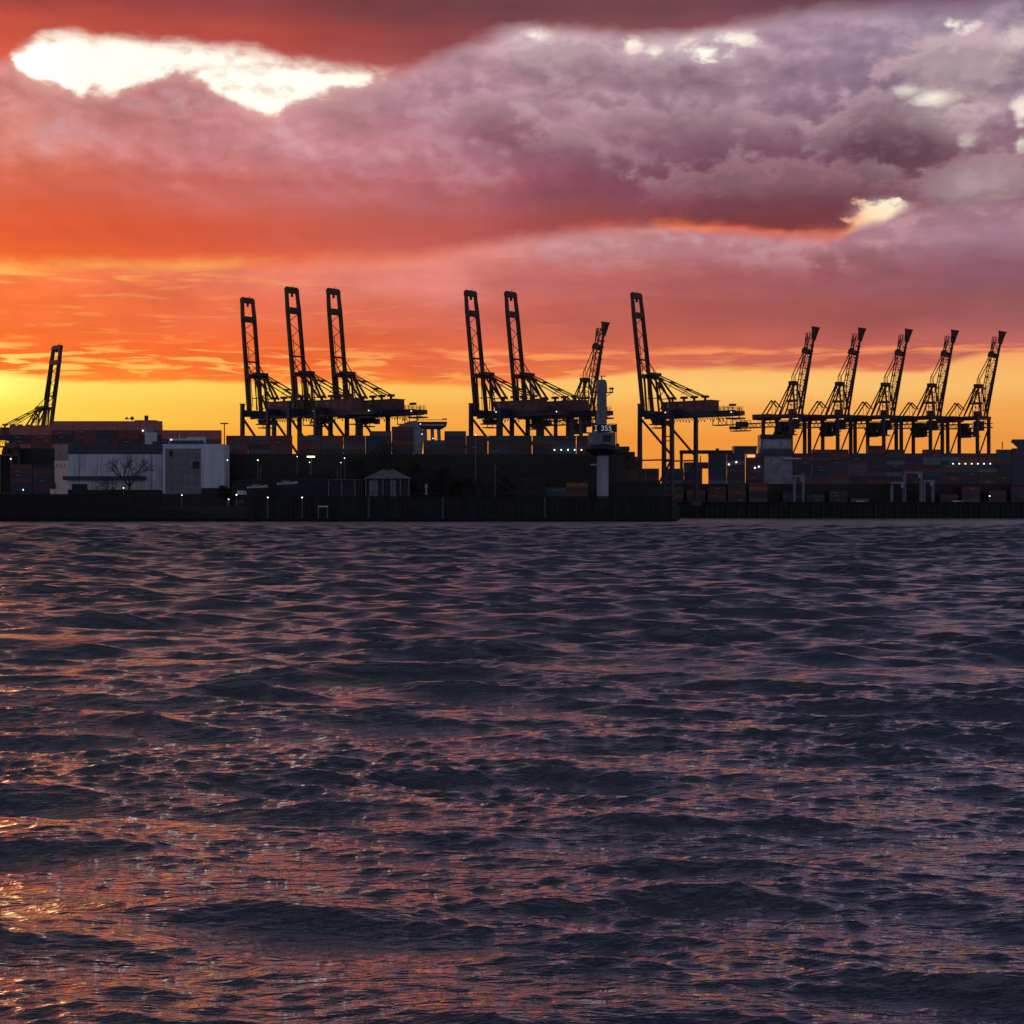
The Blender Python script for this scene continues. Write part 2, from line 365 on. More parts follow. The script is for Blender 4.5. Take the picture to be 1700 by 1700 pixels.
class MB:
    def __init__(self): self.v = []; self.f = []
    def add(self, vs, fs):
        n = len(self.v); self.v += [tuple(v) for v in vs]; self.f += [tuple(i + n for i in f) for f in fs]; return self
    def box(self, a, b):
        x0, y0, z0 = a; x1, y1, z1 = b
        vs = [(x0, y0, z0), (x1, y0, z0), (x1, y1, z0), (x0, y1, z0), (x0, y0, z1), (x1, y0, z1), (x1, y1, z1), (x0, y1, z1)]
        return self.add(vs, [(0, 3, 2, 1), (4, 5, 6, 7), (0, 1, 5, 4), (1, 2, 6, 5), (2, 3, 7, 6), (3, 0, 4, 7)])
    def cbox(self, c, s): return self.box([c[i] - s[i] / 2 for i in range(3)], [c[i] + s[i] / 2 for i in range(3)])
    def beam(self, p, q, w, h=None, w2=None, h2=None, up=(0, 0, 1)):
        h = h or w; w2 = w2 or w; h2 = h2 or h
        p = Vector(p); q = Vector(q); d = (q - p).normalized(); u = Vector(up)
        if abs(d.dot(u)) > .98: u = Vector((1, 0, 0))
        s = d.cross(u).normalized(); t = s.cross(d).normalized()
        vs = [p - s * w / 2 - t * h / 2, p + s * w / 2 - t * h / 2, p + s * w / 2 + t * h / 2, p - s * w / 2 + t * h / 2,
              q - s * w2 / 2 - t * h2 / 2, q + s * w2 / 2 - t * h2 / 2, q + s * w2 / 2 + t * h2 / 2, q - s * w2 / 2 + t * h2 / 2]
        return self.add(vs, [(0, 3, 2, 1), (4, 5, 6, 7), (0, 1, 5, 4), (1, 2, 6, 5), (2, 3, 7, 6), (3, 0, 4, 7)])
    def tube(self, p, q, r, r2=None, n=8):
        r2 = r if r2 is None else r2
        p = Vector(p); q = Vector(q); d = (q - p).normalized(); u = Vector((0, 0, 1))
        if abs(d.dot(u)) > .98: u = Vector((1, 0, 0))
        s = d.cross(u).normalized(); t = s.cross(d)
        vs = []
        for c, rr in ((p, r), (q, r2)):
            for k in range(n):
                a = 2 * math.pi * k / n; vs.append(c + s * math.cos(a) * rr + t * math.sin(a) * rr)
        fs = [(k, (k + 1) % n, n + (k + 1) % n, n + k) for k in range(n)] + [tuple(reversed(range(n))), tuple(range(n, 2 * n))]
        return self.add(vs, fs)
    def lathe(self, prof, n=20, c=(0, 0)):
        vs = []; fs = []
        for r, z in prof:
            for k in range(n):
                a = 2 * math.pi * k / n; vs.append((c[0] + r * math.cos(a), c[1] + r * math.sin(a), z))
        for i in range(len(prof) - 1):
            for k in range(n):
                fs.append((i * n + k, i * n + (k + 1) % n, (i + 1) * n + (k + 1) % n, (i + 1) * n + k))
        fs += [tuple(reversed(range(n))), tuple(range((len(prof) - 1) * n, len(prof) * n))]
        return self.add(vs, fs)
    def ball(self, c, r, n=8, m=6):
        prof = [(max(.02, math.sin(math.pi * i / m)) * r, c[2] - math.cos(math.pi * i / m) * r) for i in range(m + 1)]
        return self.lathe(prof, n, (c[0], c[1]))
    def prism(self, poly, y0, y1):                # outline in x,z pushed along y
        n = len(poly)
        vs = [(x, y0, z) for x, z in poly] + [(x, y1, z) for x, z in poly]
        return self.add(vs, [tuple(range(n)), tuple(reversed(range(n, 2 * n)))] + [(k, n + k, n + (k + 1) % n, (k + 1) % n) for k in range(n)])
    def mesh(self, name, m):
        me = bpy.data.meshes.new(name); me.from_pydata(self.v, [], self.f); me.update()
        bm = bmesh.new(); bm.from_mesh(me); bmesh.ops.recalc_face_normals(bm, faces=bm.faces); bm.to_mesh(me); bm.free()
        if m: me.materials.append(m)
        return me
    def build(self, name, m, parent=None, loc=None):
        o = bpy.data.objects.new(name, self.mesh(name, m)); COL.objects.link(o)
        if parent: o.parent = parent
        if loc is not None: o.location = loc
        return o

def tag(o, label=None, cat=None, group=None, kind=None):
    if label: o['label'] = label
    if cat: o['category'] = cat
    if group: o['group'] = group
    if kind: o['kind'] = kind
    return o

def empty(name, loc, rz, label, cat, group=None):
    o = bpy.data.objects.new(name, None); COL.objects.link(o)
    o.location = loc; o.rotation_euler = (0, 0, rz); o.empty_display_size = 2
    return tag(o, label, cat, group)

def copy_tree(o, parent=None):
    c = o.copy(); COL.objects.link(c)
    if parent: c.parent = parent
    for ch in list(o.children): copy_tree(ch, c)
    return c

# ------------------------------------------------------------------ ground
def structure(mb, name, m): return tag(mb.build(name, m), kind='structure')
QZ = 8.0                                          # quay level: the camera's own height
structure(MB().box((-900, 836.2, -3), (WX(1115, 836), 894, QZ - .1)), 'headland', M['ground'])
structure(MB().box((-1500, 942, -3), (WX(1098, 1058), 2600, QZ - .1)), 'terminal_ground', M['ground'])
structure(MB().box((WX(1098, 1058) + .01, 1060.6, -3), (1500, 1081, QZ - .1)), 'quay_ground', M['ground'])
structure(MB().box((WX(1098, 1058) + .01, 1116, -3), (1800, 2600, QZ - .1)), 'yard_ground', M['ground'])
# low foreshore in front of the wall, and the stone bank running down to it
fs = MB()
fs.prism([(WX(-200, 816), 3.2), (WX(380, 816), 1.6), (WX(1116, 816), 1.4), (WX(1116, 816), -3), (WX(-200, 816), -3)], 813, 829.7)
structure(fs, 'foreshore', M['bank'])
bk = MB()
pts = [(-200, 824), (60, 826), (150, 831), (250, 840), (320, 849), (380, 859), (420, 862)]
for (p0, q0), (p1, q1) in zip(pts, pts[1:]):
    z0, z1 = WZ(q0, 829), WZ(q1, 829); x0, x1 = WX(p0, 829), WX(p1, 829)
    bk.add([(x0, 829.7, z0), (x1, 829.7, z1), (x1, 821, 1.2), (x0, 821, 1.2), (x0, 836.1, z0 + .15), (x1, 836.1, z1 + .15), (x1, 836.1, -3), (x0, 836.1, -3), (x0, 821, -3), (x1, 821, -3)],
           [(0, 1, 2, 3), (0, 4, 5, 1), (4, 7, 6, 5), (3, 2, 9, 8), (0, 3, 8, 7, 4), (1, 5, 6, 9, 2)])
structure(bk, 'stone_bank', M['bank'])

# ------------------------------------------------------------------ walls along the water
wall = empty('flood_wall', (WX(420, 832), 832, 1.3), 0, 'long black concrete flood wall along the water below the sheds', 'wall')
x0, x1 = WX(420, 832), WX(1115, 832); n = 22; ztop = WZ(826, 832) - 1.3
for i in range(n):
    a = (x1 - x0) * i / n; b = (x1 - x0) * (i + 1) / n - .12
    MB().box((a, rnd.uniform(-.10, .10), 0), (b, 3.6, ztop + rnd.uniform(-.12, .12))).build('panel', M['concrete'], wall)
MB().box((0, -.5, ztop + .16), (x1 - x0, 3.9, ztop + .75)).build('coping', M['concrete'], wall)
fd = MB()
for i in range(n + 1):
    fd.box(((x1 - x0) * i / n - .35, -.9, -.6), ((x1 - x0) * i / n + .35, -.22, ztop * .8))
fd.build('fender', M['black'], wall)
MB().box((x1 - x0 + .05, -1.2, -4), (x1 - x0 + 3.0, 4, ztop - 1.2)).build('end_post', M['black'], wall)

wl = empty('harbour_wall', (WX(-120, 833), 833, 3.0), 0, 'grey concrete harbour wall under the pale warehouse at left', 'wall')
a0 = 0.0
for i in range(9):
    L = 11.4; zt = WZ(822, 833) - 3.0 - (0 if i < 8 else .4)
    MB().box((a0, 0, 0), (a0 + L - .1, 1.8, zt)).build('panel', M['concrete'], wl); a0 += L
MB().box((0, -.25, zt + .45), (a0, 2.1, zt + .95)).build('coping', M['concrete'], wl)
MB().box((WX(2, 832) - WX(-120, 833), -.35, -.6), (WX(13, 832) - WX(-120, 833), -.04, 6.5)).build('gate_plate', M['grey'], wl)

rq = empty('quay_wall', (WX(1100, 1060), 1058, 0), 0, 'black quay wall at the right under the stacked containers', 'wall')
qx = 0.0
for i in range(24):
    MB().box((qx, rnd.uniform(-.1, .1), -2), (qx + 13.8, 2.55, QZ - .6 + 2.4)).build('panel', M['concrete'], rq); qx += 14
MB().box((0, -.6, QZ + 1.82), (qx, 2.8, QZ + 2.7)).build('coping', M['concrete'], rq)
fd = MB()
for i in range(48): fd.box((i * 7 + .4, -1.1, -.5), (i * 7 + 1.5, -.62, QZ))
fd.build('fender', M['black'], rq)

# ------------------------------------------------------------------ ship to shore cranes (box girder boom raised)
def make_crane(name, label, group, boom_h=74.0, lean=9.0, seed=1):
    """x runs from the water side to the land side, y along the rails, z up from the quay"""
    r = random.Random(seed)
    c = empty(name, (0, 0, 0), 0, label, 'crane', group)
    g, b = 24.0, 25.0
    for (x, s) in ((0, -1), (0, 1), (g, -1), (g, 1)):
        top = 62.0 if x == 0 else 57.5
        MB().beam((x, s * b / 2, 4.0), (x, s * b / 2, top), 2.3, 2.3, 2.0, 2.0).box((x - 1.3, s * b / 2 - 1.3, top + .01), (x + 1.3, s * b / 2 + 1.3, top + .5)).build('leg', M['leg'], c)
        MB().box((x - 1.1, s * b / 2 - 4.5, .2), (x + 1.1, s * b / 2 + 4.5, 3.9)).build('bogie', M['steel'], c)
    for x in (0, g): MB().box((x - 1.5, -b / 2 + 1.2, 54.6), (x + 1.5, b / 2 - 1.2, 58.6)).build('portal_beam', M['leg'], c)
    for s in (-1, 1):
        MB().box((1.2, s * b / 2 - .45, 27.4), (g - 1.2, s * b / 2 + .45, 28.3)).build('tie_beam', M['leg'], c)
        MB().beam((1.0, s * b / 2, 53.0), (g - 1.2, s * b / 2, 31.5), 1.1).build('brace', M['leg'], c)
        MB().beam((g - 1.2, s * b / 2, 26.5), (g * .55, s * b / 2, 12.0), .9).build('brace', M['leg'], c)
    # girder with trolley rails
    gd = MB()
    for s in (-1, 1): gd.box((-3.0, s * 3.3 - .8, 53.4), (63.0, s * 3.3 + .8, 56.4))
    for x in (8, 20, 34, 48, 61): gd.box((x - .6, -2.5, 53.9), (x + .6, 2.5, 55.9))
    girder = gd.build('girder', M['leg'], c)
    rl = MB()
    for s in (-1, 1):
        y = s * 4.9
        for zz in (57.2, 58.0, 58.9): rl.beam((47, y, zz), (63.5, y, zz), .22)
        for x in range(47, 65, 3): rl.beam((x, y, 56.4), (x, y, 59.0), .22)
    rl.box((47, -5.2, 56.2), (63.6, -4.2, 56.55)); rl.box((47, 4.2, 56.2), (63.6, 5.2, 56.55))
    rl.box((59.5, -4.6, 59.0), (63.0, -2.2, 60.3))
    rl.build('railing', M['steel'], girder)
    fe = MB(); x = 13.0
    while x < 58:
        dpt = r.uniform(1.8, 3.6)
        fe.beam((x, -2.0, 53.4), (x + .9, -2.0, 53.4 - dpt), .26); fe.beam((x + .9, -2.0, 53.4 - dpt), (x + 1.8, -2.0, 53.4), .26); x += 2.2
    fe.build('festoon_cable', M['cable'], girder)
    # machinery house
    hs = MB().box((12.0, -4.2, 56.5), (46.5, 4.2, 63.0)); hs.box((11.6, -4.6, 63.0), (46.9, 4.6, 63.35))
    for x in (16, 22, 28, 34, 40): hs.box((x - .25, -4.35, 56.8), (x + .25, -4.2, 62.8))
    house = hs.build('machinery_house', M['house'], c)
    MB().box((14.6, -4.5, 59.6), (16.2, -4.36, 62.2)).build('door', M['grey'], house)
    MB().box((23.0, -4.5, 60.4), (27.2, -4.36, 61.6)).build('vent', M['grey'], house)
    for i, x in enumerate((15.5, 24.0, 31.5, 39.5)):
        sv = MB().box((x - .5, -.6, 63.36), (x + .5, .6, 65.0)); sv.box((x - 1.9, -1.4, 65.0), (x + 1.9, 1.4, 66.4))
        sv.build('sheave_block', M['steel'], house)
    MB().box((5, -4.8, 56.5), (11.4, 4.8, 57.4)).build('walkway', M['steel'], c)
    # A-frame
    af = MB()
    for s in (-1, 1):
        af.beam((.6, s * 6.4, 58.4), (-1.6, s * 6.0, 80.0), .9, 1.0)
        af.beam((13.5, s * 4.6, 58.6), (1.2, s * 4.6, 79.6), .9, 1.0)
        af.beam((5.0, s * 5.0, 58.6), (1.8, s * 4.2, 76.0), .5, .5)
        af.beam((.2, s * 5.0, 66.0), (9.6, s * 4.4, 66.0), .5, .5)
    af.box((-3.4, -7.6, 78.6), (.2, 7.6, 81.0)); af.box((-.6, -5, 80.0), (3.6, 5, 82.0))
    af.beam((1, 0, 82), (1, 0, 84), .3)
    frame = af.build('a_frame', M['boom'], c)
    st = MB()
    for s in (-1, 1):
        st.beam((2.8, s * 3.8, 80.6), (39.0, s * 2.2, 65.6), .62); st.beam((3.4, s * 3.8, 79.4), (31.3, s * 2.4, 65.6), .5)
        st.beam((3.4, s * 3.8, 79.0), (16.0, s * 2.8, 65.0), .95)
    for f in (.35, .68):
        st.cbox((2.8 + 36.2 * f, 0, 80.6 - 15 * f), (1.0, 7.0, .9)); st.beam((2.8 + 36.2 * f, 0, 80.6 - 15 * f), (2.8 + 28 * f, 0, 79.2 - 13.8 * f - 2), .3)
    st.build('backstay', M['boom'], c)
    zz = MB()
    z = 59.0
    while z < 74: zz.beam((9.0, -4.2, z), (6.0, 4.2, z + 4), .35); zz.beam((6.0, 4.2, z + 4), (9, -4.2, z + 8), .35); z += 8
    zz.beam((7.6, -4, 58.6), (7.6, -4, 76), .4); zz.beam((7.6, -.4, 58.6), (5.6, -.4, 78), .4)
    zz.build('stair_tower', M['cable'], c)
    # boom, hinged at the water side end of the girder
    bo = empty_part('boom', (-3.2, 0, 57.6), c)
    top = Vector((-lean, 0, boom_h))
    bb = []
    for s in (-1, 1):
        q = MB().beam((0, s * 4.8, 0), (top.x * .84, s * 4.6, boom_h * .84), 1.9, 1.9)
        q.beam((top.x * .84, s * 4.6, boom_h * .84), (top.x, s * 4.1, boom_h), 1.9, 1.9, 1.7, 1.6)
        q.build('boom_girder', M['boom'], bo)
    d = top.normalized()
    hd = MB().beam(top * .965, top * 1.002, 10.2, 2.0, up=(1, 0, 0)); hd.beam(top * 1.0025, top * 1.013, 9.0, 1.5, up=(1, 0, 0))
    hd.beam(top * .935, top * .963, .7, 1.6, up=(1, 0, 0)); hd.beam(top * 1.0, top * 1.02 + Vector((0, 2.4, 1.2)), .2)
    hd.build('boom_head', M['boom'], bo)
    cb = MB().beam(top * .81, top * .845, 11.0, 1.8, up=(1, 0, 0)); cb.beam(top * .795, top * .81, 7.6, 1.4, up=(1, 0, 0)); cb.build('cross_beam', M['boom'], bo)
    cb = MB()
    for f, th in ((.44, .012),): cb.beam(top * f, top * (f + th), 8.6, 1.0, up=(1, 0, 0))
    cb.build('cross_tie', M['boom'], bo)
    rp = MB()
    for i in range(7):
        f0 = .33 + i * .066; f1 = f0 + .066; sgn = 1 if i % 2 else -1
        rp.beam(top * f0 + Vector((-1.0, sgn * 3.7, 0)), top * f1 + Vector((-1.0, -sgn * 3.7, 0)), .30)
    rp.beam(top * .05 + Vector((-.5, -2.0, 0)), top * .80 + Vector((-.5, -3.1, 0)), .32)
    rp.beam(top * .05 + Vector((.8, -2.0, 0)), top * .62 + Vector((.8, -2.7, 0)), .28)
    rp.beam(top * .02 + Vector((.6, .6, 0)), top * .30 + Vector((.6, 2.2, 0)), .26)
    rp.build('hoist_rope', M['cable'], bo)
    fs_ = MB()
    for s in (-1, 1):
        fs_.beam((4.4, s * 4.9, 22.5), top * .42 + Vector((1.4, s * 4.7, 0)), .45)
        fs_.beam(top * .42 + Vector((1.4, s * 4.7, 0)), top * .82 + Vector((.8, s * 4.9, 0)), .55)
    fs_.build('forestay', M['boom'], bo)
    # trolley, operator cab, platforms, lamps
    tr = MB().box((1.5, -3.4, 52.0), (8.5, 3.4, 53.0)); tr.box((2.0, -3.0, 50.6), (3.0, 3.0, 52.0)); tr.box((7.0, -3.0, 50.6), (8.0, 3.0, 52.0)); tr.box((.6, -3.8, 49.8), (9.4, 3.8, 50.5)); tr.beam((3.0,0,49.8),(3.0,0,48.2),.3); tr.beam((7.2,0,49.8),(7.2,0,48.2),.3); tr.box((2.2,-3.6,47.6),(8.2,3.6,48.2))
    trolley = tr.build('trolley', M['steel'], c)
    MB().box((9.6, 1.0, 49.2), (12.6, 3.4, 52.4)).build('operator_cab', M['grey'], trolley)
    pf = MB().box((g - 6.4, -b / 2 - .6, 39.0), (g - 1.3, -b / 2 + .6, 39.5)); pf.box((g - 6.4, -b / 2 - .6, 41.6), (g - 1.3, -b / 2 + .6, 42.2)); pf.box((g - 6.2, -b / 2 - .5, 39.5), (g - 5.8, -b / 2 + .5, 41.6))
    pf.build('stair_platform', M['steel'], c)
    sp_ = MB()
    for x in (47.0, 57.0):
        sp_.beam((x, -3, 53.4), (x, -3, 48.4), .35); sp_.beam((x, 3, 53.4), (x, 3, 48.4), .35)
    sp_.box((46.6, -3.2, 47.9), (57.4, 3.2, 48.4)); sp_.box((56, -3.2, 51.4), (66.0, 3.2, 52.2)); sp_.beam((65.6, -3, 52), (65.6, -3, 58.4), .5); sp_.box((64.0, -3.4, 53.6), (65.4, 3.4, 56.2)); sp_.beam((51, -3, 53.2), (53.6, -3, 48.6), .28); sp_.beam((56.4, -3, 48.6), (53.2, -3, 53.2), .28)
    sp_.build('service_platform', M['steel'], c)
    for p in ((13.4, -4.7, 57.0), (18.0, -4.7, 57.2), (61.0, -4.6, 55.4)):
        MB().ball(p, .34, 6, 4).build('floodlight', M['dimlamp'], c)
    return c

def empty_part(name, loc, parent):
    o = bpy.data.objects.new(name, None); COL.objects.link(o); o.parent = parent; o.location = loc
    o.empty_display_size = 1
    return o

ROT = math.atan2(-.66, .75)
cr0 = make_crane('container_crane', 'x', 'tall dark container cranes with booms raised on the far quay')
CR = [  # column of the portal centre, depth, apparent scale, boom stretch, boom tilt, label
    (1082.5, 1015, 1.0, 1.0, 0, 'dark crane with raised boom standing alone right of the round signal tower'),
    (429, 1015, 1.0, .955, 1.2, 'shortest and leftmost of the three raised cranes close together right of the warehouse'),
    (506, 985, 1.015, 1.02, 0, 'middle one of the three raised cranes close together right of the warehouse'),
    (574, 992, 1.01, 1.015, .6, 'rightmost of the three raised cranes, its red machinery house above the ship bridge'),
    (805, 1000, 1.005, 1.01, 0, 'left one of the pair of tall raised cranes left of the signal tower'),
    (872, 1006, 1.0, 1.01, 0, 'right one of the pair of tall raised cranes left of the signal tower'),
]
for i, (px, Y, k, bs, bt, lab) in enumerate(CR):
    c = cr0 if i == 0 else copy_tree(cr0)
    c['label'] = lab
    s = k * Y / 985.0
    c.location = (WX(px, Y), Y, QZ); c.rotation_euler = (0, 0, ROT); c.scale = (s, s, s)
    for ch in c.children:
        if ch.name.startswith('boom') and ch.type == 'EMPTY':
            ch.scale = (1, 1, bs); ch.rotation_euler = (0, math.radians(bt), 0)
        if ch.name.startswith('trolley'): ch.location.x = (0, 1.5, 9.0, 14.0, -1.0, 6.0)[i]
        if ch.name.startswith('service_platform'): ch.location.x = (0, -2.0, -5.0, 1.0, -3.0, 0.5)[i]
c = copy_tree(cr0); c['label'] = 'distant brown crane with raised boom rising behind the red containers at far left'
c['group'] = cr0['group']
s = .75 * 1315 / 985.0
c.location = (WX(71, 1315), 1315, QZ); c.rotation_euler = (0, 0, math.atan2(-.66, -.75)); c.scale = (s * .82, s * 1.5, s)
for ch in c.children:
    if ch.name.startswith('boom'): ch.scale = (1.6, 1.05, 1); ch.rotation_euler = (0, math.radians(1.6), 0)

# ------------------------------------------------------------------ cranes with lattice booms
def make_lattice_crane():
    c = empty('lattice_boom_crane', (0, 0, 0), 0, 'x', 'crane', 'lattice boom cranes in a row on the right')
    g, b = 23.0, 16.6
    for (x, s) in ((0, -1), (0, 1), (g, -1), (g, 1)):
        off = 1.5 * s if s > 0 else 0
        MB().beam((x - off * .6, s * b / 2 + off * .6, 3.4), (x, s * b / 2, 61.0), 2.0, 2.0, 1.9, 1.9).build('leg', M['leg'], c)
        MB().box((x - .9, s * b / 2 - 3.6, .2), (x + .9, s * b / 2 + 3.6, 3.3)).build('bogie', M['steel'], c)
    for x in (0, g):
        MB().box((x - 1.2, -b / 2 - 1.2, 61.02), (x + 1.2, b / 2 + 1.2, 63.4)).build('portal_beam', M['leg'], c)
        MB().beam((x, -b / 2 + .4, 55.5), (x, b / 2 - .6, 33.0), .75).build('brace', M['lattice'], c)
    for s in (-1, 1):
        MB().box((1.22, s * (b / 2 - .2) - 1.0, 61.3), (g + 7, s * (b / 2 - .2) + 1.0, 63.2)).build('side_beam', M['leg'], c)
    MB().box((g - 4, -b / 2 + .9, 60.2), (g + 10.0, b / 2 - .9, 64.0)).build('winch_house', M['house'], c)
    gd = MB()
    for s in (-1, 1):
        for z in (55.2, 58.2): gd.beam((-6, s * 2.6, z), (54, s * 2.6, z), .55)
        x = -6
        while x < 53: gd.beam((x, s * 2.6, 55.2), (x + 3.4, s * 2.6, 58.2), .3); gd.beam((x + 3.4, s * 2.6, 58.2), (x + 6.8, s * 2.6, 55.2), .3); x += 6.8
    for x in (-5, 8, 21, 34, 47, 53.6): gd.box((x - .3, -2.4, 55.0), (x + .3, 2.4, 55.6))
    for x in (-3, 1, g - 2, g + 2): gd.beam((x, 2.6, 58.2), (x, 2.6, 61), .4); gd.beam((x, -2.6, 58.2), (x, -2.6, 61), .4)
    girder = gd.build('girder', M['lattice'], c)
    en = MB().box((42, -3.6, 53.0), (55, 3.6, 53.6)); en.box((44, -3.2, 56), (50, 3.2, 59.8)); en.box((51, -3.4, 54.6), (56, 3.4, 56.6))
    for x in (42.3, 46, 50, 54.6):
        for s in (-1, 1): en.beam((x, s * 3.4, 53.6), (x, s * 3.4, 60.8), .28)
    for s in (-1, 1): en.beam((42, s * 3.4, 60.7), (53, s * 3.4, 61.2), .3)
    en.build('end_platform', M['steel'], girder)
    MB().box((11.5, -1.6, 48.5), (16.0, 2.4, 58.8)).box((10.0, -1.6, 48.5), (18.0, 2.4, 51.5)).build('machinery_house', M['steel'], c)
    MB().box((.8, -3.4, 53.2), (6.4, 2.0, 60.0)).build('operator_cab', M['leg'], c)
    tr = MB().box((3.0, -4, 49.0), (13.0, 4, 49.7)); tr.box((4.5, -2.6, 49.7), (5.2, 2.6, 55.2)); tr.box((9.0, -2.6, 49.7), (9.6, 2.6, 55.2)); tr.box((5.2, -2.0, 50.4), (8.6, 1.8, 52.6))
    tr.build('trolley', M['steel'], c)
    # A-frame
    af = MB()
    for s in (-1, 1):
        af.beam((-1.2, s * 4.6, 63.4), (2.6, s * 2.6, 84.0), 1.0)
        af.beam((13.0, s * 3.4, 63.6), (4.4, s * 2.4, 83.6), .8)
        af.beam((16.8, s * 3.4, 63.6), (4.8, s * 2.4, 84.4), .65)
    af.box((1.6, -3.2, 83.4), (5.6, 3.2, 86.2)); af.beam((3.4, 0, 86), (3.4, 0, 93.0), .26)
    af.build('a_frame', M['boom'], c)
    bs = MB()
    for s in (-1, 1):
        bs.beam((28.4, s * 2.4, 63.6), (20.6, s * 2.0, 73.6), .7); bs.beam((20.6, s * 2.0, 73.6), (15.6, s * 2.4, 68.6), .7); bs.beam((20.6, s * 2, 73.4), (19.8, s * 2, 64), .2)
    bs.build('backstay', M['boom'], c)
    stt = MB()
    for y in (-1.8, 1.8):
        for x in (2.2, 7.0): stt.beam((x, y, 63.4), (x, y, 83), .36)
    for i in range(6):
        z = 63.6 + i * 3.2; stt.box((2.2, -1.8, z), (7, 1.8, z + .25)); stt.beam((2.2, -1.8, z), (7, -1.8, z + 3.2), .3)
    stt.box((1.6, -2.4, 72.0), (8.4, 2.4, 73.2)); stt.box((3, -2, 63.6), (6.4, 2, 67.0))
    stt.build('stair_tower', M['lattice'], c)
    bo = empty_part('boom', (-1.8, 0, 62.6), c)
    T = Vector((-12.6, 0, 58.6)); d = T.normalized(); nrm = Vector((d.z, 0, -d.x))       # nrm points to the land side
    for s in (-1, 1):
        MB().beam((0, s * 2.0, 0), T + Vector((0, -s * .3, 0)), 1.0, 1.15).build('boom_chord', M['boom'], bo)
    lt = MB(); k = 13
    def up(f): return T * f + nrm * (1.0 + 4.4 * min(1, f * 3.0) * (1 if f < .62 else 1 - (f - .62) * .55))
    for s in (-1, 1):
        for i in range(k):
            f0 = .06 + .88 * i / k; f1 = .06 + .88 * (i + 1) / k
            lo0 = T * f0 + Vector((0, s * 2.0, 0)); lo1 = T * f1 + Vector((0, s * 2.0, 0)); u0 = up(f0) + Vector((0, s * 1.4, 0)); u1 = up(f1) + Vector((0, s * 1.4, 0))
            lt.beam(u0, u1, .50); lt.beam(lo0 if i % 2 else u0, u1 if i % 2 else lo1, .34); lt.beam(lo1, u1, .30)
    for i in range(k):
        f0 = .06 + .88 * i / k; f1 = .06 + .88 * (i + 1) / k; s = 1 if i % 2 else -1
        lt.beam(T * f0 + Vector((0, s * 2, 0)), T * f1 + Vector((0, -s * 2, 0)), .34); lt.beam(up(f1) + Vector((0, -1.4, 0)), up(f1) + Vector((0, 1.4, 0)), .34)
    lt.build('boom_lattice', M['lattice'], bo)
    hd = MB().beam(T * .945, T * 1.0, 3.6, 2.6, 3.8, 3.6, up=tuple(nrm)); hd.beam(T * 1.0, T * 1.02, 4.0, 4.2, up=tuple(nrm)); hd.beam(T * .87, T * .945, 2.2, 2.0, 3.4, 2.6, up=tuple(nrm))
    hd.build('boom_head', M['boom'], bo)
    cb = MB().beam(up(.70) - nrm * 1.5, up(.755) - nrm * 1.6, 4.6, 5.6, up=tuple(nrm)); cb.beam(up(.74) + nrm * .2, up(.765) - nrm * .6, 3.4, 2.4, up=tuple(nrm)); cb.build('stay_bracket', M['boom'], bo)
    fr = MB(); A = Vector((3.4 + 1.8, 0, 85.6 - 62.6))
    for s in (-1, 1):
        m1 = T * .42 + nrm * 11 + Vector((0, s * 1.8, 0)); fr.beam(A + Vector((0, s * 2.2, 0)), m1, .42); fr.beam(m1, up(.72) + Vector((0, s * 1.8, 0)), .46)
        fr.beam(up(.74) + Vector((0, s * 1.2, 0)), up(.94) + nrm * 1.6 + Vector((0, s, 0)), .40)
    fr.build('forestay', M['lattice'], bo)
    return c
lc0 = make_lattice_crane()
RROT = math.atan2(.70, -.714)
ordn = ['first', 'second', 'third', 'fourth', 'last']
for i, px in enumerate((1324.5, 1401.5, 1477.5, 1554.5, 1632)):
    c = lc0 if i == 0 else copy_tree(lc0)
    c['label'] = '%s lattice boom crane from the left in the right hand row of five' % ordn[i]
    Y = 1135 + i * 7; s = 1135 / 1100.0
    for ch in c.children:
        if ch.name.startswith('boom'): ch.rotation_euler = (0, math.radians((0, .25, -.3, .15, -.2)[i]), 0)
        if ch.name.startswith('trolley'): ch.location.x = (0, 2.5, -1.0, 4.0, 1.2)[i]
    c.location = (WX(px, Y), Y, QZ); c.rotation_euler = (0, 0, RROT); c.scale = (s, s, s)
c = copy_tree(lc0); c['label'] = 'lone lattice boom crane rising just behind the round signal tower'; c['group'] = lc0['group']
Y = 1150; s = 1.045 * 1.027
c.location = (WX(978, Y), Y, QZ); c.rotation_euler = (0, 0, RROT); c.scale = (s, s, s)

# ------------------------------------------------------------------ containers: one mesh per colour, corrugated sides
CL, CW, CH = 12.2, 2.44, 2.58
def container_mb():
    m = MB()
    n = 14
    for k in range(n):                             # corrugation ribs on the long sides
        x = -CL / 2 + .35 + (CL - .7) * k / n; w = (CL - .7) / n * .5
        m.box((x, -CW / 2 + .02, .18), (x + w, -CW / 2 + .07, CH - .14))
    m.box((-CL / 2 + .05, -CW / 2 + .07, .003), (CL / 2 - .05, CW / 2 - .03, CH - .003))
    for sx in (-1, 1):
        for sy in (-1, 1): m.box((sx * (CL / 2 - .09) - .09, sy * (CW / 2 - .09) - .09, 0), (sx * (CL / 2 - .09) + .09, sy * (CW / 2 - .09) + .09, CH))
    m.box((-CL / 2 + .19, -CW / 2, CH - .16), (CL / 2 - .19, -CW / 2 + .12, CH - .01)); m.box((-CL / 2 + .19, -CW / 2, .01), (CL / 2 - .19, -CW / 2 + .12, .17))
    return m
CMESH = {}
for cname, cm in CONT.items(): CMESH[cname] = container_mb().mesh('container_' + cname.replace(' ', '_'), cm)
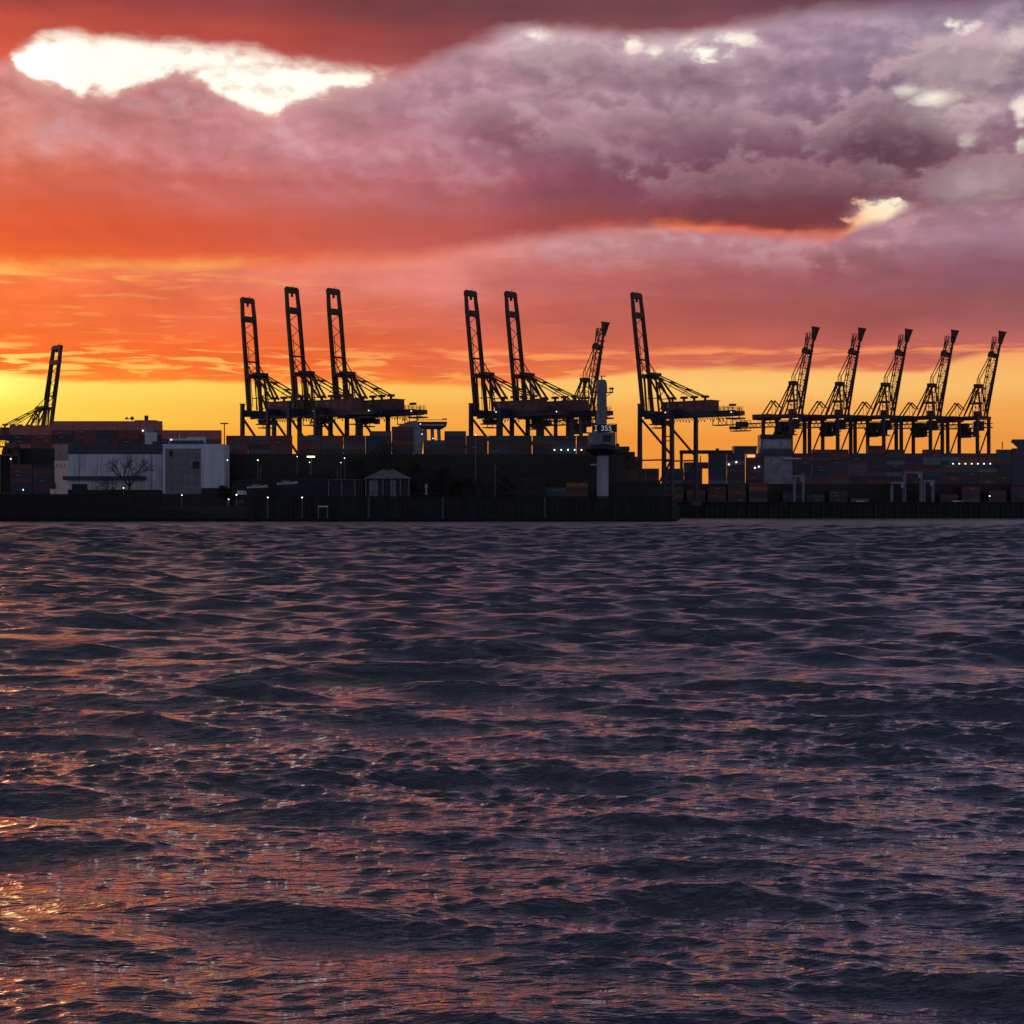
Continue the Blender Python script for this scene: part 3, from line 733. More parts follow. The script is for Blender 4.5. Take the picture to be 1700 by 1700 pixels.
MARK = MB().box((-1.5, -CW / 2 - .03, 1.15), (1.5, -CW / 2 + .01, 1.65)).mesh('lettering_band', M['mark'])
n_cont = 0
def container(cname, x, y, z, label, group, marked=False):
    global n_cont
    o = bpy.data.objects.new('shipping_container', CMESH[cname]); COL.objects.link(o)
    o.location = (x, y, z); tag(o, label, 'container', group); n_cont += 1
    if marked:
        k = bpy.data.objects.new('lettering_band', MARK); COL.objects.link(k); k.parent = o; k.location = (rnd.uniform(-2.5, 2.5), 0, rnd.uniform(-.3, .3))
    return o

ORD = ['first', 'second', 'third', 'fourth', 'fifth', 'sixth', 'seventh', 'eighth', 'ninth', 'tenth', 'eleventh', 'twelfth', 'thirteenth', 'fourteenth', 'fifteenth', 'sixteenth', 'seventeenth', 'eighteenth', 'nineteenth', 'twentieth', 'last']
TIER = ['topmost', 'second from the top', 'third from the top', 'fourth from the top', 'fifth from the top', 'sixth from the top', 'seventh from the top', 'eighth from the top', 'ninth from the top', 'lowest']
NCOL = {}
def stack_label(cname, t, n, k, where): return '%s container %s, %s stack from left %s' % (cname, TIER[n - 1 - t].replace(' the', ''), ORD[k], where)
def stack(px0, Y, cols, colours, where, group, zbase, marks=.25, gap=.35):
    """cols: tiers per column, left to right"""
    for i, n in enumerate(cols):
        x = WX(px0, Y) + CL / 2 + i * (CL + gap)
        for t in range(n):
            cname = colours(i, t, n)
            container(cname, x + rnd.uniform(-.05, .05), Y + rnd.uniform(-.08, .08), zbase + t * (CH + .004), stack_label(cname, t, n, NCOL.get(where, 0), where), group, rnd.random() < marks)
        NCOL[where] = NCOL.get(where, 0) + 1

# ------------------------------------------------------------------ container ship behind the warehouse (left)
def ship_hull(name, x0, x1, y0, y1, ztop, label, bow=18):
    s = empty(name, (0, 0, 0), 0, label, 'ship')
    ym = (y0 + y1) / 2
    h = MB()
    out = [(x0, y0 + .4), (x0 + .5, y0), (x1 - bow, y0), (x1 - bow * .4, y0 + (ym - y0) * .45), (x1, ym), (x1 - bow * .4, y1 - (y1 - ym) * .45), (x1 - bow, y1), (x0 + 8, y1), (x0, y1 - 3)]
    n = len(out); low = [(x0 + (x - x0) * .985 + 1.0, ym + (y - ym) * .93, -2) for x, y in out]
    h.add(low + [(x, y, ztop) for x, y in out], [tuple(range(n)), tuple(reversed(range(n, 2 * n)))] + [(k, n + k, n + (k + 1) % n, (k + 1) % n) for k in range(n)])
    h.build('hull', M['hull'], s)
    MB().box((x0 + .6, y0 + .1, ztop + .02), (x1 - bow, y0 + .5, ztop + 1.1)).build('bulwark', M['hull'], s)
    MB().box((x0 + .8, y0 + .8, ztop + .01), (x1 - bow, y1 - 2, ztop + 1.19)).build('hatch_cover', M['hull'], s)
    return s
SY = 921.0
sl = ship_hull('container_ship', WX(16, SY), WX(373.5, SY), 906, 938, WZ(748, 908), 'container ship behind the warehouse, loaded with hazy red containers')
zl = WZ(748, 908) + 1.2
tops = {0: 4, 1: 4}
def red(i, t, n):
    if t >= n - 2: return 'hazy red'  # top tiers take the red brightened for the haze glow
    return ['hazy red', 'rust red', 'plum', 'rust red', 'dark blue', 'brown'][(i * 3 + t * 5 + (i * t) % 4) % 6]
def dl(py): return max(1, round((WZ(py, 908) - zl) / (CH + .004)))
stack(17, 908.6, [dl(710)] * 2, red, 'behind the warehouse', 'containers on the ship behind the warehouse', zl, .5)
stack(87, 908, [dl(702)] * 5, red, 'behind the warehouse', 'containers on the ship behind the warehouse', zl, .4)
stack(258.5, 908, [dl(711)] * 3 , red, 'behind the warehouse', 'containers on the ship behind the warehouse', zl, .4)
# deckhouse of that ship: pale box, funnel, mast with radar
dh = MB().box((WX(223, 914), 914, zl), (WX(258, 914), 925, WZ(697.5, 914)))
dk = dh.build('deckhouse', M['house'], sl)
MB().box((WX(240, 905), 905.5, WZ(738, 905)), (WX(260, 905), 906.7, WZ(718, 905))).build('stair_house', M['white'], sl)
MB().prism([(WX(239, 905), WZ(717.9, 905)), (WX(256, 905), WZ(717.9, 905)), (WX(252, 905), WZ(706, 905)), (WX(243, 905), WZ(704, 905))], 905.6, 907).build('stair_hood', M['grey'], sl)
MB().lathe([(1.1, WZ(698, 916)), (1.15, WZ(691.5, 916)), (1.3, WZ(691.4, 916)), (1.3, WZ(690, 916))], 12, (WX(243, 916), 916)).build('funnel', M['steel'], sl)
ms = MB().tube((WX(218, 916), 916, WZ(697, 916)), (WX(218, 916), 916, WZ(693, 916)), .3)
ms.beam((WX(210, 916), 916, WZ(697, 916)), (WX(217, 916), 916, WZ(694, 916)), .35); ms.ball((WX(219.5, 916), 916, WZ(694.5, 916)), 1.1); ms.beam((WX(208, 916), 916, WZ(695, 916)), (WX(212, 916), 916, WZ(693.4, 916)), .9)
ms.build('radar_mast', M['steel'], sl)
MB().ball((WX(237, 905), 905.1, WZ(715, 905)), .42, 8, 6).build('deck_lamp', M['lamp'], sl)

# open gantry at the far left edge: the end of a deck with posts and rails against the yellow sky
gt = empty('deck_gantry', (WX(-30, 900), 898, QZ), 0, 'dark open gantry with posts at the left edge against the yellow sky', 'gantry')
Yg = 898; ox = WX(-30, 900)
def gz(py): return WZ(py, Yg) - QZ
def gx(px): return WX(px, Yg) - ox
MB().box((gx(-30), -2, gz(757)), (gx(33), 2, gz(754.5))).box((gx(-30), -2, gz(743)), (gx(31), 2, gz(740.5))).build('deck', M['house'], gt)
for p in (-12, 7.6, 12, 24, 28, 31): MB().box((gx(p) - .5, -1.5, gz(754.4)), (gx(p) + .5, 1.5, gz(743.1))).build('post', M['steel'], gt)
for p in (-24, 2, 20, 32): MB().box((gx(p) - .6, -1.4, 0), (gx(p) + .6, 1.4, gz(757.1))).build('leg', M['steel'], gt)
MB().box((gx(9), -1.6, gz(740.4)), (gx(30), 1.6, gz(735))).box((gx(10), -1, gz(732)), (gx(18), 1, gz(731))).build('rail', M['house'], gt)
for p in (10, 17): MB().box((gx(p) - .2, -.3, gz(735)), (gx(p) + .2, .3, gz(720))).build('rail_post', M['steel'], gt)
MB().ball((gx(20), -2.4, gz(762)), .4).build('lamp_bulb', M['dimlamp'], gt)

# lower containers between gantry and warehouse
lowc = ['dark blue', 'plum', 'brown', 'rust red', 'brown', 'dark blue']
stack(-20, 885, [3, 5, 5], lambda i, t, n: lowc[(i * 2 + t) % 6], 'at the left edge', 'containers low at the left edge', QZ, .3)
stack(18, 895, [9, 9], lambda i, t, n: ['dark blue', 'plum', 'rust red'][(i + t) % 3] if t > 4 else 'brown', 'beside the warehouse end', 'containers beside the warehouse end', QZ, .3)

# ------------------------------------------------------------------ pale warehouse at left
WY = 876.0
wh = empty('warehouse', (WX(113, WY), WY, QZ), 0, 'big pale grey warehouse with a bare tree in front at left', 'building')
ox = WX(113, WY)
def bx(px): return WX(px, WY) - ox
def bz(py): return WZ(py, WY) - QZ
mainw = bx(269)
tb = MB().box((0, .3, bz(754)), (mainw, 14, bz(737.5))); up_ = tb.build('upper_storey', M['band'], wh)
for i in range(16):                                # cladding panels of the long face
    a = mainw * i / 16; b = mainw * (i + 1) / 16 - .14
    for q0, q1 in ((813, 797.6), (797.2, 776.2), (775.8, 754.2)):
        MB().box((a, rnd.uniform(-.05, .05), bz(q0)), (b, .4, bz(q1))).build('wall_panel', M[rnd.choice(('cladding', 'cladding', 'cladding_dull'))], wh)
for p in (131, 168, 226, 252): MB().tube((bx(p), -.12, bz(812)), (bx(p), -.12, bz(755)), .13, n=6).build('downpipe', M['band'], wh)
for p, q, w_, h_ in ((120, 737.4, 3.2, 1.6), (150, 737.4, 5.0, 1.1), (176, 737.4, 1.6, 2.4), (205, 737.4, 4.0, 1.3), (250, 737.4, 2.2, 1.8)):
    MB().box((bx(p), 4, bz(q)), (bx(p) + w_, 6.5, bz(q) + h_)).build('roof_unit', M['band'], wh)
for p in (152, 198, 255): MB().box((bx(p), -.35, bz(819)), (bx(p) + 1.4, -.1, bz(812.5))).build('door', M['grey'], wh)
MB().box((.1, .41, 0), (mainw, 14, bz(754.1))).build('wall', M['cladding'], wh)
# the end, turned towards the left, with the sunset's warmth put into its colour
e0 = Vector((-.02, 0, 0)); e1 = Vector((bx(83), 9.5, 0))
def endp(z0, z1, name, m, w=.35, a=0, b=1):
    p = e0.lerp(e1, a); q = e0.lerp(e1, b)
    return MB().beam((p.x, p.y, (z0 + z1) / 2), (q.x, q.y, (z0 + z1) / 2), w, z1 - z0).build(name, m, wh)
ep = endp(0, bz(776), 'end_wall', M['cladding_sunset_tint']); ep2 = endp(bz(775.6), bz(764), 'end_wall', M['cladding_sunset_tint'], .5, -.02, 1.02)
endp(bz(763), bz(738), 'end_storey', M['grey'])
for a in (.2, .5, .8):
    p = e0.lerp(e1, a); MB().cbox((p.x - .22, p.y - .22, bz(772)), (.8, .8, .7)).build('vent', M['band'], ep2)
bd = MB().box((bx(105), -1.2, bz(797)), (bx(243), -.05, bz(790.5))); bd.box((bx(108), -1.5, bz(796)), (bx(112), -1.2, bz(792)))
bd.build('canopy', M['band'], wh)
MB().box((bx(120), -1.0, bz(820)), (bx(145), -.08, bz(803.5))).build('gate', M['black'], wh)
MB().box((bx(108), -.4, 0), (mainw + .1, -.06, bz(813.2))).build('plinth', M['black'], wh)
MB().box((bx(96), -2.5, bz(838)), (bx(114), -1.0, bz(811))).box((bx(84), -1, bz(841)), (bx(93), 0, bz(812))).build('buttress', M['cladding_sunset_tint'], wh)

B2 = 872.0
w2 = empty('warehouse', (WX(270, B2), B2, QZ), 0, 'tall pale warehouse block with a dark grey front, right of the bare tree', 'building')
ox2 = WX(270, B2)
def cx(px): return WX(px, B2) - ox2
def cz(py): return WZ(py, B2) - QZ
MB().box((.02, 0.5, 0), (cx(372.5), 16, cz(737.5))).build('wall', M['cladding'], w2)
MB().box((cx(333.5), 0, cz(810)), (cx(372.5), .45, cz(745.2))).build('wall_panel', M['cladding'], w2)
MB().box((0, -.1, cz(745)), (cx(372.6), .45, cz(737.3))).build('fascia', M['cladding'], w2)
MB().box((0, -.1, cz(818)), (cx(274.5), .45, cz(745.2))).build('corner_post', M['cladding'], w2)
for i in range(6):
    a = cx(275) + (cx(333) - cx(275)) * i / 6; b = cx(275) + (cx(333) - cx(275)) * (i + 1) / 6 - .08
    MB().box((a, .15, cz(821)), (b, .45, cz(745.2))).build('glazing', M['glass'], w2)
MB().box((cx(281), .0, cz(757)), (cx(287), .14, cz(748))).build('window', M['black'], w2)
MB().box((cx(320), .0, cz(778)), (cx(331), .14, cz(766))).build('window', M['black'], w2)
MB().box((-.2, -.3, 0), (cx(334.1), .1, cz(820))).build('plinth', M['black'], w2)
MB().box((cx(334.2), -.25, 0), (cx(376), .4, cz(810.4))).build('plinth', M['black'], w2)
rf = MB().box((cx(279), 2, cz(736.8)), (cx(309), 8, cz(727.5))); rf.box((cx(309.4), 2, cz(735)), (cx(338), 7, cz(725)))
rf.build('roof_box', M['cladding'], w2)
MB().box((cx(281), 1.7, cz(736.9)), (cx(337), 1.95, cz(731))).build('roof_vent', M['band'], w2)
MB().ball((cx(283), 1.6, cz(730)), .35).build('roof_lamp', M['dimlamp'], w2)
MB().tube((cx(297), 1.5, cz(727)), (cx(297), 1.5, cz(719)), .28).build('roof_pipe', M['white'], w2)

# floodlight mast with a T head
fm = empty('floodlight_mast', (WX(372.5, 890), 890, QZ), 0, 'thin mast with a flat T head right of the warehouse roof', 'light mast')
MB().tube((0, 0, 0), (0, 0, WZ(703, 890) - QZ), .45, .28).build('post', M['steel'], fm)
MB().box((-2.1, -.8, WZ(704, 890) - QZ), (2.1, .8, WZ(702, 890) - QZ)).build('lamp_head', M['steel'], fm)

# ------------------------------------------------------------------ middle: dark container ship with its pale bridge
mid = ship_hull('container_ship', WX(374, SY), WX(1062, SY), 906, 938, WZ(757, 908), 'long dark container ship under the tall cranes, pale bridge amidships', 14)
zm = WZ(757, 908) + 1.2
dark = ['brown', 'plum', 'rust red', 'dark blue', 'brown', 'plum', 'teal', 'rust red', 'grey']
crnd = random.Random(11)
def midc(i, t, n): return crnd.choice(dark)
LM, GM = 'on the long middle ship', 'containers on the long dark ship'
def dm(py): return max(1, round((WZ(py, 908) - zm) / (CH + .004)))
stack(376, 908, [4, 4, 4], midc, LM, GM, zm, .08)
stack(497.5, 908, [4, 4, 4, 4], midc, LM, GM, zm, .12)
stack(614, 908, [5, 6], midc, LM, GM, zm, .1)
stack(703, 908, [3], midc, LM, GM, zm, 0)
stack(738, 908, [5], midc, LM, GM, zm, .1)
stack(774, 908, [4, 4, 4, 4, 4, 4], midc, LM, GM, zm, .15)
YB = 902.0
def sx(px): return WX(px, YB)
def sz(py): return WZ(py, YB)
br = MB().prism([(sx(686), sz(756)), (sx(697), sz(756)), (sx(701), sz(715)), (sx(690), sz(697)), (sx(676), sz(699)), (sx(660), sz(706)), (sx(658), sz(711)), (sx(681), sz(712))], YB + 6, YB + 20)
bridge = br.build('bridge_house', M['grey'], mid)
MB().prism([(sx(692), sz(711)), (sx(731), sz(711)), (sx(739), sz(706)), (sx(741), sz(699)), (sx(689), sz(699))], YB + 7, YB + 14).build('bridge_wing', M['hull'], mid)
MB().box((sx(700), YB + 6.8, sz(706)), (sx(737), YB + 6.98, sz(703))).build('wing_window', M['pale_window'], mid)
rl = MB()
for p in range(690, 742, 4): rl.beam((sx(p), YB + 7.2, sz(699)), (sx(p), YB + 7.2, sz(695.5)), .2)
rl.beam((sx(690), YB + 7.2, sz(695.5)), (sx(741), YB + 7.2, sz(695.5)), .22); rl.box((sx(733), YB + 8, sz(695)), (sx(741), YB + 10, sz(693.4)))
rl.tube((sx(692), YB + 10, sz(697)), (sx(692), YB + 10, sz(686)), .3); rl.box((sx(690), YB + 9.5, sz(691)), (sx(695), YB + 10.5, sz(690)))
rl.build('railing', M['steel'], mid)
for p, w in ((704, 3.2), (716, 1.2), (727, 2.0)):
    MB().beam((sx(p), YB + 10, sz(711)), (sx(p + 1.5), YB + 10, sz(752)), w, 2.0).build('pillar', M['grey'], mid)
for p, q in ((700, 720), (697, 703), (704, 737), (718, 727)): MB().ball((sx(p), YB + 5.6, sz(q)), .30).build('deck_lamp', M['dimlamp'], mid)
for i in range(6): MB().ball((WX(920.5 + 11.2 * i, 905), 905, WZ(746.8, 905)), .36).build('deck_lamp', M['lamp'], mid)
# second deckhouse right of the tower with open sides
oh = MB().box((sx(1009), YB + 8, sz(757)), (sx(1049), YB + 16, sz(751)))
oh.prism([(sx(1012), sz(752)), (sx(1043), sz(752)), (sx(1047), sz(746)), (sx(1046), sz(740.5)), (sx(1012), sz(740.5))], YB + 6, YB + 15)
for p, w in ((1017, 1.4), (1029, 3.6), (1050, 4.2), (1009, .8)): oh.box((sx(p) - w / 2, YB + 9, sz(768)), (sx(p) + w / 2, YB + 14, sz(749)))
oh.box((sx(1006), YB + 8.5, sz(776)), (sx(1062), YB + 16, sz(764))); oh.ball((sx(1027), YB + 9, sz(738)), 1.1); oh.box((sx(1026), YB + 8.6, sz(741)), (sx(1028), YB + 9.4, sz(737)))
oh.build('stern_house', M['hull'], mid)
for p in (1010, 1022): MB().ball((sx(p), YB + 7.6, sz(767.5)), .4).build('deck_lamp', M['lamp'], mid)

# ------------------------------------------------------------------ sheds, pavilion and shore clutter on the headland
def shed(px0, px1, ptop, Y, depth, label, name='shed', roof=0.0, m='shed', lit=False):
    s = empty(name, (WX(px0, Y), Y, QZ - .1), 0, label, 'building')
    w = WX(px1, Y) - WX(px0, Y); h = WZ(ptop, Y) - QZ + .1
    MB().box((0, 0, 0), (w, depth, h)).build('wall', M[m], s)
    r = MB()
    if roof: r.prism([(-.5, h + .01), (w + .5, h + .01), (w / 2, h + roof)], -.5, depth + .5)
    else: r.box((-.4, -.4, h + .01), (w + .4, depth + .4, h + .45))
    r.build('roof', M['roof'] if lit else M['black'], s)
    k = max(2, int(w / 7))
    for i in range(k):
        a = w * (i + .3) / k; MB().box((a, -.06, 1.4), (a + w / k * .4, -.005, min(h - .8, 3.4))).build('window', M['window'], s)
    return s
shed(384, 446, 800, 858, 9, 'dark low shed right of the tall warehouse block', roof=1.8)
shed(446, 545, 790, 876, 10, 'long black shed behind the two small boats')
shed(545, 604, 797, 850, 9, 'low shed with pale door frames left of the pavilion', lit=True)
shed(735, 800, 806, 866, 9, 'small dark shed between pavilion and flood wall', roof=1.4)
shed(800, 905, 788, 878, 12, 'wide black shed left of the stacked boxes by the signal tower')
shed(1022, 1102, 803, 868, 10, 'black shed right of the signal tower foot', roof=1.6)
pv = empty('pavilion', (WX(643, 845), 851, QZ - .1), 0, 'low pavilion with a wide grey hipped roof among dark trees', 'building')
hw = WX(682, 845) - WX(643, 845); h0 = WZ(793, 845) - QZ
MB().box((-hw * .9, -5, 0), (hw * .9, 5, h0)).build('wall', M['shed'], pv)
rp = MB(); zr = WZ(778, 845) - QZ
rp.add([(-hw * 1.02, -6.2, h0 - .4), (hw * 1.02, -6.2, h0 - .4), (hw * 1.02, 6.2, h0 - .4), (-hw * 1.02, 6.2, h0 - .4), (-hw * .2, 0, zr), (hw * .2, 0, zr)], [(0, 1, 5, 4), (1, 2, 5), (2, 3, 4, 5), (3, 0, 4), (3, 2, 1, 0)])
roof = rp.build('roof', M['roof'], pv)
MB().box((-1.4, -1, zr - .3), (1.4, 1, zr + .9)).build('lantern', M['shed'], roof)
for a, b in ((-.78, -.42), (.12, .36)):
    MB().box((hw * a, -5.08, 1.0), (hw * b, -5.005, h0 - 1.2)).build('window', M['glass'], pv)
for i in range(6): MB().tube((-hw * .92 + hw * 1.84 * i / 5, -5.8, 0), (-hw * .92 + hw * 1.84 * i / 5, -5.8, h0 - .4), .22).build('column', M['grey'], pv)
for px in (545.5, 567, 589): MB().box((WX(px, 848) - .2, 848, QZ), (WX(px, 848) + .2, 848.4, WZ(799, 848))).build('x', M['grey']).name = 'tmp'
for o in [o for o in bpy.data.objects if o.name.startswith('tmp')]:
    sh = [q for q in bpy.data.objects if q.get('label') == 'low shed with pale door frames left of the pavilion'][0]
    o.name = 'door_frame'; o.parent = sh; o.matrix_parent_inverse = Matrix.Translation(-Vector(sh.location))

def boat(px0, px1, py, Y, label):
    L = WX(px1, Y) - WX(px0, Y); b = empty('small_boat', (WX((px0 + px1) / 2, Y), Y, WZ(py, Y)), 0, label, 'boat')
    hb = MB(); N = 10; vs = []
    for i in range(N + 1):
        t = i / N; x = -L / 2 + L * t; w = 1.5 * math.sin(math.pi * min(1, .12 + .88 * (1 - t))) ** .6 + .02; zt = 1.1 + .9 * t * t; 
        vs += [(x, -w, zt), (x, -w * .6, .2 + .5 * t ** 3), (x, 0, .5 * t ** 3), (x, w * .6, .2 + .5 * t ** 3), (x, w, zt)]
    fs_ = [(i * 5 + k, i * 5 + k + 1, i * 5 + k + 6, i * 5 + k + 5) for i in range(N) for k in range(4)] + [(i * 5, i * 5 + 5, i * 5 + 9, i * 5 + 4) for i in range(N)] + [(0, 1, 2, 3, 4), (N * 5 + 4, N * 5 + 3, N * 5 + 2, N * 5 + 1, N * 5)]
    hb.add(vs, fs_); hb.build('hull', M['white'], b)
    MB().box((-L * .25, -.9, 1.2), (L * .1, .9, 2.2)).build('cover', M['grey'], b)
    MB().box((-L * .3, -1.0, -1.6), (-L * .25, 1.0, .25)).box((L * .2, -1.0, -1.6), (L * .25, 1.0, .25)).build('cradle', M['steel'], b)
    return b
boat(410, 444, 811, 838.5, 'small pale boat laid up on the wall, left of the other boat')
boat(460, 494, 805, 838.5, 'small pale boat laid up on the wall, right of the other boat')
vn = empty('parked_van', (WX(402, 839), 839, WZ(822.5, 839)), 0, 'pale van parked beside the lamp left of the small boats', 'van')
MB().prism([(-2.4, .4), (2.2, .4), (2.4, 1.2), (1.6, 2.5), (-2.4, 2.6)], -1, 1).build('body', M['white'], vn)
for x in (-1.5, 1.4): MB().tube((x, -1.06, .4), (x, 1.06, .4), .42, n=10).build('wheel', M['black'], vn)
MB().box((1.0, -1.03, 1.4), (1.7, -1.005, 2.1)).build('window', M['window'], vn)

# pale marker post on the wall, white landing frame on the foreshore
mk = empty('marker_post', (WX(708, 836), 834, WZ(821, 836)), 0, 'small pale marker post standing on the wall right of the pavilion', 'post')
MB().lathe([(.9, 0), (.7, .5), (.42, .9), (.42, 3.2), (.75, 3.4), (.75, 4.8), (.3, 5.4)], 12).build('post', M['tower_pale'], mk)
lf = empty('landing_frame', (WX(536, 823), 823, 1.45), 0, 'white door shaped frame at the water edge below the flood wall', 'frame')
hf = WZ(842, 823) - 1.45
for sgn in (-1, 1): MB().box((sgn * 2.3 - .18, -.2, 0), (sgn * 2.3 + .18, .2, hf)).build('post', M['grey'], lf)
MB().box((-2.6, -.25, hf + .01), (2.6, .25, hf + .7)).build('beam', M['white'], lf)

# railing, ladders and bollards along the flood wall
rg = empty('railing', (WX(560, 833), 832.6, WZ(821.4, 832)), 0, 'thin dark railing along the flood wall, right of the pavilion', 'railing')
rl = WX(975, 833) - WX(560, 833)
for i in range(33):
    MB().box((rl * i / 32 - .08, -.08, 0), (rl * i / 32 + .08, .08, 1.5)).build('post', M['steel'], rg)
for z in (.7, 1.45): MB().box((0, -.05, z), (rl, .05, z + .09)).build('rail', M['steel'], rg)
for px, lab in ((612, 'thin ladder on the flood wall below the pavilion'), (735, 'thin ladder on the flood wall below the dark trees'), (905, 'thin ladder on the flood wall near the signal tower')):
    ld = empty('ladder', (WX(px, 830), 830.7, 1.5), 0, lab, 'ladder', 'ladders on the flood wall')
    for s_ in (-.35, .35): MB().box((s_ - .06, -.06, 0), (s_ + .06, .06, 11.0)).build('side_rail', M['grey'], ld)
    rgm = MB()
    for i in range(18): rgm.box((-.29, -.04, .4 + i * .6), (.29, .04, .5 + i * .6))
    tag(rgm.build('rungs', M['grey'], ld), kind='stuff')
for i, px in enumerate((575, 655, 770, 850, 935)):
    b_ = empty('bollard', (WX(px, 822), 820.5, 1.4), 0, '%s dark bollard from the left on the shore below the flood wall' % ORD[i], 'bollard', 'bollards on the shore')
    MB().lathe([(.45, 0), (.32, .2), (.28, .9), (.5, 1.0), (.5, 1.25), (.2, 1.35)], 10).build('post', M['black'], b_)
for px, top, Y, lab in ((432, 772, 868, 'thin bare mast on the low shed left of the lamp bar'), (560, 776, 866, 'thin bare mast left of the dark trees'), (822, 768, 876, 'thin bare mast over the wide black shed'), (1072, 770, 872, 'thin bare mast right of the signal tower')):
    mt = empty('mast', (WX(px, Y), Y, QZ - .1), 0, lab, 'mast')
    h = WZ(top, Y) - QZ
    MB().tube((0, 0, 0), (0, 0, h), .22, .1, 6).build('pole', M['grey'], mt)
    MB().box((-1.6, -.08, h * .86), (1.6, .08, h * .86 + .18)).build('yard_arm', M['grey'], mt)

# ------------------------------------------------------------------ shore lamps
def street_lamp(px, ptop, Y, zb, label, m='lamp', r=.40, group='lit lamps along the shore'):
    s = empty('street_lamp', (WX(px, Y), Y, zb), 0, label, 'lamp', group)
    h = WZ(ptop, Y) - zb
    MB().tube((0, 0, 0), (0, 0, h - r), .20, .13, 8).build('post', M['grey'], s)
    MB().lathe([(.3, h - r - .12), (.34, h - r), (.12, h - r + .05)], 8).build('collar', M['steel'], s)
    MB().ball((0, 0, h), r, 8, 6).build('lamp_head', M[m], s)
    return s
for px, py, Y, lab, m, r in [
    (444.5, 826, 824, 'lit lamp on a tall pale post at the water edge, left of the landing frame', 'lamp', .45),
    (501.5, 826, 824, 'lit lamp on a thinner post at the water edge, nearest the landing frame', 'lamp', .45),
    (392.5, 821.5, 837.5, 'bright lamp beside the pale parked van', 'lamp', .50),
    (379.5, 829, 830.5, 'low lamp at the corner of the stone bank, under the warehouse', 'lamp', .42),
    (205, 810, 862, 'lit lamp left of the bare tree trunk before the warehouse', 'lamp', .42),
    (302, 822, 862, 'lit lamp before the dark grey warehouse front', 'lamp', .40),
    (38.5, 813, 860, 'lit lamp on the harbour wall left of the warehouse', 'lamp', .45),
    (377.5, 764, 862, 'lit lamp just right of the tall warehouse block', 'lamp', .42),
    (428, 764, 880, 'lit lamp high over the dark low shed', 'lamp', .48),
    (493.5, 758, 880, 'lit lamp left of the yellow lamp bar', 'lamp', .34),
    (514, 767.5, 880, 'lit lamp under the yellow lamp bar', 'lamp', .36),
    (572, 760.5, 880, 'upper lamp of two right of the yellow lamp bar', 'lamp', .36),
    (566, 768, 872, 'lower lamp of two right of the yellow lamp bar', 'dimlamp', .34),
    (789.5, 722, 896, 'dim lamp high on a thin post at the foot of the left crane pair', 'dimlamp', .40)]:
    street_lamp(px, py, Y, 1.4 if Y < 826 else (WZ(836, Y) if Y < 832 else QZ - .1), lab, m, r * .72)
lb = empty('yellow_lamp_bar', (WX(517, 882), 882, QZ - .1), 0, 'yellow glowing lamp bar on a post above the long black shed', 'lamp')
h = WZ(759, 882) - QZ
MB().tube((0, 0, 0), (0, 0, h), .22, .16).build('post', M['grey'], lb)
MB().box((-2.4, -.4, h + .01), (1.8, .4, h + .75)).build('lamp_head', M['warmlamp'], lb)

# ------------------------------------------------------------------ round signal tower with the number board
TY = 846.0
tw = empty('signal_tower', (WX(999, TY), TY, QZ - .1), 0, 'tall round grey signal tower with number board and radar arm', 'tower')
def tz(py): return WZ(py, TY) - QZ + .1
def tw_(px): return px / FPX * TY
ox3 = WX(999, TY)
def tx(px): return WX(px, TY) - ox3
MB().lathe([(tw_(9.8), 0), (tw_(9.6), tz(750))], 28, (tx(1000.5), 0)).build('lower_shaft', M['tower_pale'], tw)
MB().lathe([(tw_(8.8), tz(738)), (tw_(8.2), tz(660)), (tw_(8.2), tz(652)), (tw_(8.9), tz(651)), (tw_(8.9), tz(640)), (tw_(8.2), tz(634)), (tw_(6), tz(630.6))], 28).build('upper_shaft', M['tower'], tw)
MB().lathe([(tw_(14), tz(756)), (tw_(26), tz(750)), (tw_(28), tz(746)), (tw_(28), tz(742.5)), (tw_(25), tz(740)), (tw_(18), tz(738))], 28).build('gallery', M['hull'], tw)
cb = MB().box((tx(977), -5, tz(740)), (tx(1021), 5, tz(718.5))); cabin = cb.build('cabin', M['tower'], tw)
MB().box((tx(1000), -5.12, tz(734)), (tx(1013), -5.01, tz(723))).build('window', M['black'], cabin)
MB().box((tx(979), -5.12, tz(735)), (tx(983), -5.01, tz(729))).build('window', M['pale_window'], cabin)
board = MB().box((tx(982), -5.4, tz(718.3)), (tx(1022), -5.0, tz(705.5))).build('number_board', M['black'], tw)
fr = MB()
for p in (1022.6,): fr.box((tx(p) - .2, -5.5, tz(738)), (tx(p) + .2, -5, tz(704.5)))
fr.box((tx(1008), -5.3, tz(704.9)), (tx(1022.9), -5, tz(704.1))); fr.build('board_frame', M['house'], tw)
def text_part(body, x, z, size, m, parent, y):
    cu = bpy.data.curves.new('sign', 'FONT'); cu.body = body; cu.size = size; cu.extrude = .04; cu.align_x = 'LEFT'; cu.offset = .035
    t = bpy.data.objects.new('tmp_text', cu); COL.objects.link(t)
    me = bpy.data.meshes.new_from_object(t.evaluated_get(bpy.context.evaluated_depsgraph_get()))
    bpy.data.objects.remove(t)
    me.materials.clear(); me.materials.append(m)
    o = bpy.data.objects.new('lettering', me); COL.objects.link(o)
    o.rotation_euler = (math.radians(90), 0, 0); o.location = (x, y, z); o.parent = parent
    return o
text_part('I', tx(986.8), tz(716.3), 4.2, M['digit'], board, -5.46)
sf = MB().box((tx(985.6), -5.5, tz(716.4)), (tx(990.8), -5.42, tz(715.2))).box((tx(985.9), -5.5, tz(708.0)), (tx(990.4), -5.42, tz(707.0))); sf.build('lettering', M['digit'], board)
